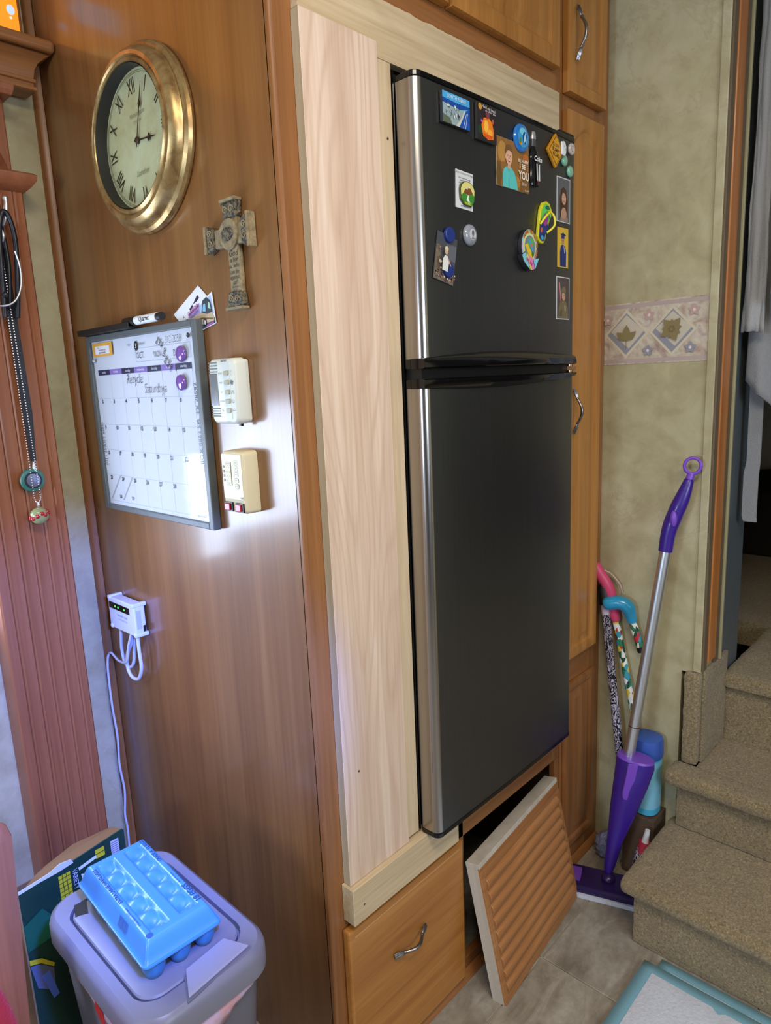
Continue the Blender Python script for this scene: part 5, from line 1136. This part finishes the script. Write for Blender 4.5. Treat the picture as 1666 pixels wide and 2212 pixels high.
# ------------------------------------------------------------------ magnets and pictures on the refrigerator
def fy(x):
    ks = [(0.2765, -0.066), (0.3605, -0.0675), (0.5468, -0.069), (0.733, -0.0675), (0.823, -0.066)]
    for (a, ya), (b, yb) in zip(ks, ks[1:]):
        if x <= b: return ya+(yb-ya)*max(0, (x-a)/(b-a))
    return -0.066
def mag(name, label, cat, x, z, w_=0.02, tilt=0.0, group=None, lift=0.0):
    y = min(fy(x-w_), fy(x), fy(x+w_))-0.0003-lift
    return T(name, label, cat, (x, y, z), Matrix.Rotation(-tilt, 4, 'Y').to_euler(), group)
def slab(t, w_, h, th, edge=(40, 40, 44), r=0.002, name='magnet_block'):
    return O(name, MB().prism(rrect(-w_/2, w_/2, -h/2, h/2, r), -th, 0), paint(edge, 0.3), t, world=False, bevel=min(0.001, th*0.3))
def R_(x0, x1, z0, z1): return [(x0, z0), (x1, z0), (x1, z1), (x0, z1)]
t = mag('photo_magnet', 'blue aerial beach picture magnet at the upper left of the freezer door', 'magnet', 0.367, 1.973, 0.042); slab(t, 0.084, 0.054, 0.006)
L = [((74, 170, 226), R_(-0.041, 0.041, -0.026, 0.026)), ((16, 74, 158), [(-0.041, 0.006), (0.0, 0.002), (0.041, 0.010), (0.041, 0.014), (0.0, 0.013), (-0.041, 0.015)]), ((20, 84, 176), [(0.022, -0.026), (0.041, -0.026), (0.041, 0.011), (0.030, 0.006), (0.020, -0.008), (0.008, -0.026)]),
     ((150, 170, 176), [(-0.041, -0.026), (-0.001, -0.026), (0.014, -0.010), (0.026, 0.004), (-0.005, 0.004), (-0.041, 0.007)]), ((206, 204, 188), [(-0.002, -0.026), (0.008, -0.026), (0.020, -0.008), (0.028, 0.005), (0.024, 0.005), (0.014, -0.010)]),
     ((96, 104, 84), [(-0.041, -0.026), (-0.014, -0.026), (-0.020, -0.016), (-0.041, -0.012)]), ((228, 240, 246), [(0.026, -0.026), (0.027, -0.026), (0.034, 0.002), (0.033, 0.002)]), ((228, 240, 246), [(0.019, -0.026), (0.020, -0.026), (0.030, 0.000), (0.029, 0.000)]), ((240, 244, 250), text_mb('SOUTH PADRE', 0.0085, 0.0, 0, 0.0195, 0, shear=0.2))]
random.seed(5)
for i in range(26):
    x, z = random.uniform(-0.036, 0.006), random.uniform(-0.016, 0.002); L.append((random.choice([(236, 240, 240), (60, 74, 84), (190, 196, 196)]), R_(x, x+0.0022, z, z+random.uniform(0.002, 0.006))))
art(t, 'picture', L, -0.0061)
t = mag('photo_magnet', 'dark magnet with a glowing orange pumpkin figure', 'magnet', 0.464, 1.972, 0.034); slab(t, 0.066, 0.067, 0.006)
L = [((44, 34, 38), R_(-0.031, 0.031, -0.031, 0.031)), ((206, 150, 50), circle(-0.023, 0.026, 0.006, 0.006, 12)), ((28, 60, 40), R_(-0.031, -0.012, -0.022, -0.008)), ((240, 130, 30), [(-0.020, -0.006), (-0.012, 0.008), (0.004, 0.012), (0.016, 0.004), (0.022, -0.012), (0.020, -0.026), (0.002, -0.029), (-0.014, -0.024)]), ((255, 190, 70), circle(-0.004, -0.006, 0.008, 0.011, 14)), ((255, 176, 60), circle(0.009, -0.017, 0.008, 0.008, 12)), ((226, 90, 30), [(-0.014, -0.020), (0.018, -0.020), (0.014, -0.026), (-0.004, -0.028)]), ((120, 60, 70), circle(0.0, 0.015, 0.007, 0.007, 12)), ((206, 90, 60), circle(0.018, 0.006, 0.003, 0.005, 8)), ((170, 80, 190), circle(-0.020, 0.001, 0.003, 0.003, 8)), ((226, 220, 220), text_mb('Hold my hand', 0.0078, 0.004, 0, 0.0265, -0.05)), ((226, 220, 220), text_mb('on cinder lane', 0.0062, 0.010, 0, 0.021, -0.05))]
art(t, 'picture', L, -0.0061)
t = mag('photo_card', 'photo card of a smiling boy in a turquoise shirt reading BE YOU', 'photo', 0.5625, 1.9145, 0.062); slab(t, 0.121, 0.093, 0.0008, (190, 170, 130), 0.001, 'card')
L = [((150, 104, 50), R_(-0.060, 0.060, -0.046, 0.046)), ((186, 138, 70), circle(-0.040, 0.020, 0.016, 0.020, 12)), ((120, 84, 40), R_(-0.060, -0.046, -0.046, 0.0)), ((176, 124, 56), circle(0.010, -0.030, 0.018, 0.012, 12)), ((196, 110, 50), circle(0.048, 0.020, 0.012, 0.010, 12)), ((108, 82, 40), circle(-0.052, -0.024, 0.010, 0.018, 12)), ((130, 90, 46), R_(0.028, 0.060, -0.046, -0.026)),
     ((92, 198, 196), [(-0.040, -0.046), (-0.040, -0.022), (-0.036, -0.012), (-0.025, -0.005), (-0.010, -0.005), (0.004, -0.014), (0.012, -0.030), (0.016, -0.046)]), ((66, 166, 166), [(-0.018, -0.046), (-0.0165, -0.046), (-0.0165, -0.006), (-0.018, -0.006)]), ((74, 176, 176), [(-0.027, -0.005), (-0.0175, -0.014), (-0.008, -0.004), (-0.0175, -0.009)]),
     ((214, 164, 134), R_(-0.0225, -0.0120, -0.010, 0.003)), ((226, 176, 146), circle(-0.0175, 0.0140, 0.0120, 0.0165, 20)), ((226, 176, 146), circle(-0.0300, 0.012, 0.002, 0.004, 8)), ((120, 84, 50), [(-0.030, 0.016), (-0.031, 0.026), (-0.026, 0.035), (-0.014, 0.037), (-0.005, 0.030), (-0.0045, 0.018), (-0.008, 0.024), (-0.018, 0.026), (-0.026, 0.023)]),
     ((60, 40, 34), circle(-0.0220, 0.0155, 0.0014, 0.0011, 8)), ((60, 40, 34), circle(-0.0128, 0.0155, 0.0014, 0.0011, 8)), ((150, 60, 56), [(-0.0215, 0.0065), (-0.0135, 0.0065), (-0.0155, 0.0035), (-0.0195, 0.0035)]), ((244, 240, 236), R_(-0.0205, -0.0145, 0.0055, 0.0065)), ((200, 146, 120), [(-0.0185, 0.0135), (-0.0165, 0.0135), (-0.0160, 0.0095), (-0.0190, 0.0095)]),
     ((240, 232, 220), text_mb('BE HAPPY', 0.0090, 0.036, 0, 0.0130, 0, bold=0.0001)), ((240, 232, 220), text_mb('BE', 0.0135, 0.036, 0, 0.0025, 0, bold=0.0004)), ((240, 232, 220), text_mb('YOU', 0.0230, 0.037, 0, -0.0155, 0, sx=0.82, bold=0.0005)), ((240, 232, 220), text_mb('2018', 0.0088, 0.038, 0, -0.0315, 0)), ((230, 220, 200), text_mb('Hunter', 0.0060, 0.048, 0, -0.0425, 0.1, shear=0.3))]
for k_ in (-1, 0, 1): L += [((240, 232, 220), line(0.024, 0.0025+k_*0.003, 0.019, 0.0025+k_*0.0045, 0.0006)), ((240, 232, 220), line(0.048, 0.0025+k_*0.003, 0.053, 0.0025+k_*0.0045, 0.0006))]
art(t, 'photo_print', L, -0.0009)
t = mag('round_magnet', 'round blue glass magnet with an underwater scene', 'magnet', 0.589, 1.9715, 0.027, lift=0.001)
O('glass_dome', MB().lathe([(0.0270, 0.0), (0.0275, 0.003), (0.0255, 0.006), (0.020, 0.0075)], (0, 0, 0), 'y', 32), paint((44, 120, 196), 0.1, 0, 0.6), t, world=False, smooth=40)
art(t, 'scene_print', [((58, 156, 214), circle(0, 0, 0.0192, 0.0192, 24)), ((120, 206, 232), circle(-0.001, 0.011, 0.012, 0.007, 14)), ((20, 70, 140), circle(0.006, 0.0, 0.008, 0.012, 14)), ((206, 150, 70), circle(-0.010, -0.012, 0.006, 0.004, 10)), ((70, 140, 60), leaf(-0.012, -0.014, 0.014, 1.4, 0.5)), ((180, 226, 240), leaf(0.002, -0.012, 0.024, 1.3, 0.25)), ((180, 226, 240), leaf(0.010, -0.012, 0.018, 1.7, 0.25))], -0.0076)
t = mag('bottle_magnet', 'black cola bottle shaped magnet with a silver cap', 'magnet', 0.6435, 1.940, 0.02)
bp = [(0.0165, -0.052), (0.0175, -0.046), (0.0165, -0.030), (0.0150, -0.014), (0.0175, 0.000), (0.0160, 0.012), (0.0095, 0.024), (0.0062, 0.034), (0.0062, 0.042)]
O('bottle', MB().loft([[(r*math.cos(a), -0.0045-r*0.5*math.sin(a) if False else -max(0.0, r*0.55*math.sin(a))-0.0005*0, z) for a in [PI*i/12 for i in range(13)]] for r, z in bp]), M['black_gloss'], t, world=False, smooth=50)
O('cap', MB().loft([[(r*math.cos(a), -max(0.0, r*0.6*math.sin(a)), z) for a in [PI*i/12 for i in range(13)]] for r, z in ((0.0075, 0.0405), (0.0078, 0.045), (0.0060, 0.054), (0.0052, 0.056))]), paint((190, 190, 194), 0.3, 0.6), t, world=False, smooth=50)
O('neck_foil', MB().loft([[(r*math.cos(a), -max(0.0, r*0.57*math.sin(a)), z) for a in [PI*i/12 for i in range(13)]] for r, z in ((0.0090, 0.0255), (0.0068, 0.0340), (0.0068, 0.0404))]), paint((88, 90, 94), 0.4, 0.4), t, world=False, smooth=50)
art(t, 'lettering', [((232, 234, 238), text_mb('Coke', 0.0140, 0.003, 0, 0.000, 0, shear=0.1, bold=0.0004)), ((190, 194, 200), line(-0.002, -0.010, 0.001, -0.043, 0.005)), ((232, 234, 238), line(0.0075, -0.010, 0.0085, -0.043, 0.004)), ((150, 40, 46), R_(-0.001, 0.008, -0.046, -0.043))], -0.0100)
t = mag('sign_magnet', 'yellow diamond warning-sign magnet reading BUMPY ROAD', 'magnet', 0.7290, 1.974, 0.032)
dm = [(-0.036, -0.002), (0.0, -0.036), (0.036, 0.002), (0.0, 0.036)]
O('sign_plate', MB().prism(dm, -0.007, 0), paint((206, 142, 30), 0.35), t, world=False, bevel=0.002)
L = [((90, 60, 20), [(x*0.86, z*0.86) for x, z in dm]), ((216, 156, 40), [(x*0.80, z*0.80) for x, z in dm])]
for s, z, sz in (('SLOW', 0.010, 0.0105), ('BUMPY', 0.0, 0.0105), ('ROAD', -0.010, 0.0105)): L.append(((70, 46, 20), text_mb(s, sz, -0.001, 0, z, -0.12, bold=0.0002)))
art(t, 'sign_print', L, -0.0071)
t = mag('white_magnet', 'small white blob-shaped magnet overlapping the yellow diamond', 'magnet', 0.7550, 1.983, 0.012, lift=0.0085)
O('figure', MB().prism([(-0.008, -0.014), (0.004, -0.016), (0.010, -0.010), (0.011, 0.004), (0.006, 0.012), (0.0, 0.015), (-0.006, 0.012), (-0.010, 0.013), (-0.009, 0.002)], -0.004, 0), M['white'], t, world=False, bevel=0.0015)
art(t, 'marks', [((120, 124, 120), line(0.0, 0.002, 0.003, 0.007, 0.001)), ((120, 124, 120), line(0.004, -0.004, 0.007, 0.0, 0.001))], -0.0041)
t = mag('round_magnet', 'pale pink round button magnet at the upper right corner of the freezer door', 'magnet', 0.808, 1.993, 0.012)
O('button', MB().lathe([(0.0120, 0.0), (0.0125, 0.003), (0.0110, 0.0055), (0.007, 0.006)], (0, 0, 0), 'y', 24), paint((206, 194, 190), 0.25, 0, 0.4), t, world=False, smooth=40)
art(t, 'button_print', [((150, 130, 130), circle(0, 0, 0.0066, n=16)), ((216, 204, 200), circle(0, 0, 0.0052, n=16)), ((140, 110, 110), line(-0.002, -0.002, 0.002, 0.003, 0.001))], -0.0061)
for x, z, lab in ((0.7745, 1.963, 'pale green glass magnet just below the white blob magnet'), (0.8015, 1.944, 'pale green glass magnet just above the portrait of a long-haired woman')):
    t = mag('round_magnet', lab, 'magnet', x, z, 0.013, group='pale green glass magnets')
    O('glass_gem', MB().lathe([(0.0115, 0.0), (0.0125, 0.002), (0.0115, 0.005), (0.007, 0.0072), (0.001, 0.008)], (0, 0, 0), 'y', 24), paint((130, 186, 160), 0.12, 0, 0.7), t, world=False, smooth=60)
def portrait(label, x, z, w_, h, border, layers, tilt=0.0):
    t = mag('photo', label, 'photo', x, z, w_/2, tilt); slab(t, w_, h, 0.0008, border, 0.0006, 'photo_paper'); art(t, 'photo_print', layers, -0.0009); return t
W_ = (206, 210, 216)
portrait('portrait photo of a woman with long brown hair, highest of the right-hand column', 0.7745, 1.878, 0.061, 0.097, W_, [((96, 96, 100), R_(-0.028, 0.028, -0.046, 0.046)), ((72, 46, 32), [(-0.016, -0.040), (-0.018, 0.0), (-0.012, 0.022), (0.0, 0.029), (0.012, 0.022), (0.019, 0.0), (0.018, -0.040)]), ((188, 146, 122), [(-0.010, -0.046), (-0.012, -0.026), (-0.004, -0.016), (0.006, -0.016), (0.014, -0.026), (0.012, -0.046)]), ((206, 160, 132), circle(0.001, 0.004, 0.0098, 0.0140, 18)), ((84, 54, 38), [(-0.011, 0.004), (-0.010, 0.020), (0.0, 0.024), (0.011, 0.020), (0.012, 0.004), (0.006, 0.014), (-0.004, 0.016)]), ((50, 34, 28), circle(-0.003, 0.006, 0.0012, n=6)), ((50, 34, 28), circle(0.005, 0.006, 0.0012, n=6)), ((170, 80, 80), R_(-0.002, 0.004, -0.0035, -0.0020)), ((150, 130, 120), [(-0.018, -0.046), (-0.014, -0.036), (0.0, -0.042), (0.016, -0.036), (0.020, -0.046)])])
portrait('yellow photo of a graduate in a blue cap and gown', 0.7730, 1.774, 0.050, 0.088, (226, 186, 70), [((222, 182, 60), R_(-0.023, 0.023, -0.042, 0.042)), ((30, 44, 110), [(-0.013, -0.042), (-0.014, -0.010), (-0.010, 0.004), (0.0, 0.008), (0.010, 0.004), (0.015, -0.010), (0.014, -0.042)]), ((40, 60, 140), line(-0.003, 0.004, -0.002, -0.040, 0.002)), ((186, 196, 214), [(0.002, 0.006), (0.005, 0.004), (0.009, -0.012), (0.006, -0.012)]), ((190, 140, 110), circle(-0.001, 0.014, 0.0058, 0.0085, 16)), ((34, 50, 120), [(-0.008, 0.020), (0.006, 0.020), (0.006, 0.026), (-0.008, 0.026)]), ((26, 36, 90), [(-0.013, 0.029), (0.0, 0.025), (0.013, 0.028), (0.0, 0.033)]), ((50, 36, 30), circle(-0.003, 0.0155, 0.0009, n=6)), ((50, 36, 30), circle(0.0015, 0.0155, 0.0009, n=6))])
portrait('portrait photo of a person in camouflage uniform, lowest of the right-hand column', 0.7750, 1.661, 0.061, 0.097, W_, [((84, 72, 70), R_(-0.028, 0.028, -0.046, 0.046)), ((150, 50, 60), [(-0.024, 0.034), (-0.019, 0.036), (-0.010, -0.010), (-0.015, -0.012)]), ((170, 160, 170), [(-0.019, 0.034), (-0.016, 0.036), (-0.008, -0.010), (-0.011, -0.010)]), ((116, 104, 76), [(-0.022, -0.046), (-0.022, -0.022), (-0.012, -0.008), (0.0, -0.004), (0.013, -0.008), (0.022, -0.022), (0.023, -0.046)]), ((90, 80, 56), [(-0.014, -0.030), (-0.004, -0.024), (-0.006, -0.040), (-0.016, -0.042)]), ((140, 128, 96), [(0.004, -0.014), (0.014, -0.018), (0.012, -0.030), (0.003, -0.026)]), ((196, 148, 118), circle(0.001, 0.006, 0.0085, 0.0120, 18)), ((122, 108, 80), [(-0.009, 0.012), (-0.009, 0.020), (-0.004, 0.026), (0.006, 0.026), (0.011, 0.020), (0.011, 0.012)]), ((98, 86, 62), [(-0.012, 0.010), (-0.009, 0.014), (0.011, 0.014), (0.014, 0.010), (0.001, 0.012)]), ((50, 36, 30), circle(-0.002, 0.007, 0.001, n=6)), ((50, 36, 30), circle(0.004, 0.007, 0.001, n=6))])
t = portrait('white printed text card under the mountain badge magnet', 0.394, 1.8405, 0.055, 0.068, (216, 220, 224), [((70, 74, 84), text_mb(s, 0.0045, 0, 0, z, 0, sx=0.9)) for s, z in (('HOW TO SURVIVE THE TRAIL', 0.029), ('Carry water and a map,', 0.021), ('watch the weather,', 0.0165), ('leave no trace behind,', 0.012), ('and turn back in time.', 0.0075), ('National Parks', -0.029))], -0.03)
t = mag('badge_magnet', 'green and yellow badge magnet with mountains and a white bird', 'magnet', 0.3985, 1.8335, 0.024, lift=0.0012)
bd_ = circle(0.0, 0.006, 0.0235, 0.0175, 20, -0.25, PI+0.25)+[(-0.022, -0.010), (-0.010, -0.020), (0.012, -0.022), (0.021, -0.012)]
O('badge', MB().prism(bd_, -0.004, 0), paint((70, 74, 30), 0.35), t, world=False, bevel=0.001)
art(t, 'badge_print', [((222, 214, 130), [(x*0.92, z*0.92) for x, z in bd_]), ((60, 140, 46), [(-0.021, -0.004), (-0.012, 0.002), (0.0, -0.003), (0.012, 0.004), (0.021, -0.002), (0.019, -0.012), (0.011, -0.020), (-0.009, -0.018), (-0.020, -0.010)]), ((126, 76, 38), [(-0.013, 0.002), (-0.006, 0.012), (-0.002, 0.007), (0.005, 0.015), (0.016, 0.002), (0.0, -0.002)]), ((236, 236, 230), [(-0.008, 0.009), (-0.006, 0.012), (-0.004, 0.0095)]), ((236, 236, 230), [(0.002, 0.0115), (0.005, 0.015), (0.0075, 0.0115)]), ((240, 240, 236), [(-0.006, -0.012), (0.0, -0.002), (0.003, -0.002), (0.001, -0.008), (0.007, -0.015)]), ((210, 220, 90), text_mb('PARKS', 0.0070, 0.0, 0, -0.0175, 0, bold=0.0002))], -0.0041)
t = portrait('tilted photo of a child in white sitting on rocks, held by two blue magnets', 0.3305, 1.7105, 0.062, 0.088, (60, 62, 66), [((72, 76, 84), R_(-0.030, 0.030, -0.043, 0.043)), ((96, 100, 108), R_(0.0, 0.030, 0.0, 0.030)), ((120, 106, 92), [(-0.030, -0.043), (0.030, -0.043), (0.030, -0.026), (0.006, -0.020), (-0.014, -0.010), (-0.016, 0.020), (-0.030, 0.020)])]+
 [(random.choice([(196, 186, 172), (70, 60, 56), (150, 120, 110), (40, 44, 60)]), circle(random.uniform(-0.027, 0.027), random.uniform(-0.041, -0.026), 0.0022, 0.0018, 6)) for i in range(46)]+[(random.choice([(190, 180, 160), (80, 70, 60)]), circle(random.uniform(-0.028, -0.018), random.uniform(-0.024, 0.018), 0.002, n=6)) for i in range(20)]+
 [((222, 222, 222), [(-0.016, -0.026), (-0.017, -0.006), (-0.012, 0.002), (-0.004, 0.002), (0.002, -0.008), (0.0, -0.026)]), ((204, 156, 130), line(-0.002, -0.002, 0.008, -0.014, 0.003)), ((206, 170, 140), circle(-0.0085, 0.010, 0.0048, 0.0065, 12)), ((216, 200, 170), circle(-0.009, 0.0145, 0.0055, 0.0045, 12))], -0.20)
for x, z, lab in ((0.3405, 1.7535, 'dark blue round magnet at the top of the tilted rock photo'), (0.3350, 1.690, 'dark blue round magnet at the bottom of the tilted rock photo')):
    t = mag('round_magnet', lab, 'magnet', x, z, 0.014, group='dark blue round magnets', lift=0.0016)
    O('disc', MB().lathe([(0.0138, 0.0), (0.0140, 0.005), (0.0125, 0.0062)], (0, 0, 0), 'y', 26), paint((30, 52, 124), 0.4), t, world=False, smooth=35)
t = mag('round_magnet', 'clear glass dome magnet with a grey face picture', 'magnet', 0.4065, 1.7605, 0.02)
O('glass_dome', MB().lathe([(0.0195, 0.0), (0.0205, 0.003), (0.018, 0.007), (0.011, 0.0095)], (0, 0, 0), 'y', 28), paint((140, 144, 156), 0.12, 0, 0.7), t, world=False, smooth=60)
art(t, 'print', [((196, 198, 206), circle(0, 0, 0.0108, n=18)), ((110, 112, 120), circle(0.001, 0.003, 0.004, 0.006, 10)), ((130, 132, 140), [(-0.006, -0.009), (0.0, -0.003), (0.008, -0.008)])], -0.0096)
t = mag('sandal_magnet', 'yellow flip-flop shaped magnet with a purple flower sole', 'magnet', 0.6760, 1.8160, 0.03, math.radians(-20))
fl_ = [(0.0, -0.047), (0.012, -0.043), (0.017, -0.030), (0.0155, -0.012), (0.019, 0.008), (0.0235, 0.026), (0.020, 0.040), (0.008, 0.048), (-0.006, 0.047), (-0.018, 0.038), (-0.0225, 0.020), (-0.0195, 0.0), (-0.0165, -0.020), (-0.014, -0.038), (-0.008, -0.045)]
O('sole', MB().prism(fl_, -0.008, 0), paint((214, 206, 40), 0.35), t, world=False, bevel=0.002)
art(t, 'insole_print', [((96, 206, 96), [(x*0.80, z*0.88) for x, z in fl_]), ((28, 52, 120), [(x*0.78, z*0.50-0.018) for x, z in fl_]), ((180, 56, 160), circle(0.002, 0.008, 0.010, 0.014, 12)), ((220, 90, 60), circle(-0.006, -0.020, 0.004, 0.006, 8)), ((60, 170, 200), circle(0.002, -0.034, 0.006, 0.005, 8)), ((34, 60, 120), leaf(-0.008, 0.030, 0.018, 0.6, 0.4)), ((30, 120, 60), leaf(0.012, 0.036, 0.018, 3.3, 0.4))], -0.0081)
O('strap', MB().tube(smooth_path([(-0.016, -0.009, -0.012), (-0.013, -0.018, 0.006), (-0.002, -0.020, 0.022), (0.003, -0.011, 0.028)], 6), 0.0026, 8).tube(smooth_path([(0.0155, -0.009, -0.016), (0.020, -0.022, 0.0), (0.012, -0.022, 0.018), (0.003, -0.011, 0.028)], 6), 0.0026, 8), paint((226, 214, 50), 0.35), t, world=False, smooth=60)
t = mag('round_magnet', 'round pastel cruise souvenir magnet with a ribbon, left of the flip-flop', 'magnet', 0.6120, 1.7570, 0.036)
O('disc', MB().prism(circle(0, 0.002, 0.032, 0.036, 32), -0.009, 0), paint((40, 38, 44), 0.4), t, world=False, bevel=0.001)
O('ribbon_block', MB().prism([(-0.036, -0.018), (-0.020, -0.010), (0.008, -0.024), (0.034, -0.020), (0.018, -0.045), (0.0, -0.047), (-0.016, -0.040), (-0.028, -0.030)], -0.012, 0), paint((40, 38, 44), 0.4), t, world=False, bevel=0.001)
L = [((150, 220, 224), circle(0, 0.002, 0.031, 0.035, 32)), ((226, 170, 206), circle(0, 0.002, 0.029, 0.033, 32)), ((214, 226, 150), circle(0.0, 0.004, 0.026, 0.030, 28)), ((120, 130, 150), circle(0.001, 0.001, 0.021, 0.024, 26)), ((90, 180, 96), circle(0.004, 0.010, 0.012, 0.010, 16)), ((228, 196, 40), [(-0.019, 0.004), (-0.008, 0.008), (0.012, -0.014), (0.008, -0.022), (-0.006, -0.014)]), ((80, 160, 206), [(-0.006, 0.014), (0.004, 0.016), (0.018, -0.008), (0.012, -0.012)]), ((226, 110, 60), circle(0.006, 0.006, 0.004, 0.003, 10)), ((60, 120, 60), circle(0.012, -0.012, 0.005, 0.006, 10))]
for i, ch in enumerate('NEVER TOO OLD TO PLAY'):
    a = PI*0.80-i*PI*0.052
    if ch != ' ': L.append(((196, 110, 30), text_mb(ch, 0.0085, 0.0265*math.cos(a), 0, 0.003+0.030*math.sin(a), a-PI/2, bold=0.0004)))
art(t, 'disc_print', L, -0.0091)
art(t, 'ribbon_print', [((130, 206, 214), [(-0.034, -0.018), (-0.020, -0.011), (-0.002, -0.046), (-0.014, -0.039), (-0.027, -0.030)]), ((226, 210, 90), [(-0.018, -0.012), (-0.010, -0.016), (0.006, -0.046), (-0.001, -0.046)]), ((226, 130, 190), [(-0.010, -0.016), (0.008, -0.023), (0.016, -0.043), (0.006, -0.046)]), ((130, 206, 226), [(0.010, -0.024), (0.033, -0.020), (0.018, -0.043)]), ((206, 60, 150), text_mb('CRUISE', 0.0085, -0.006, 0, -0.030, -0.5, bold=0.0004))], -0.0121)
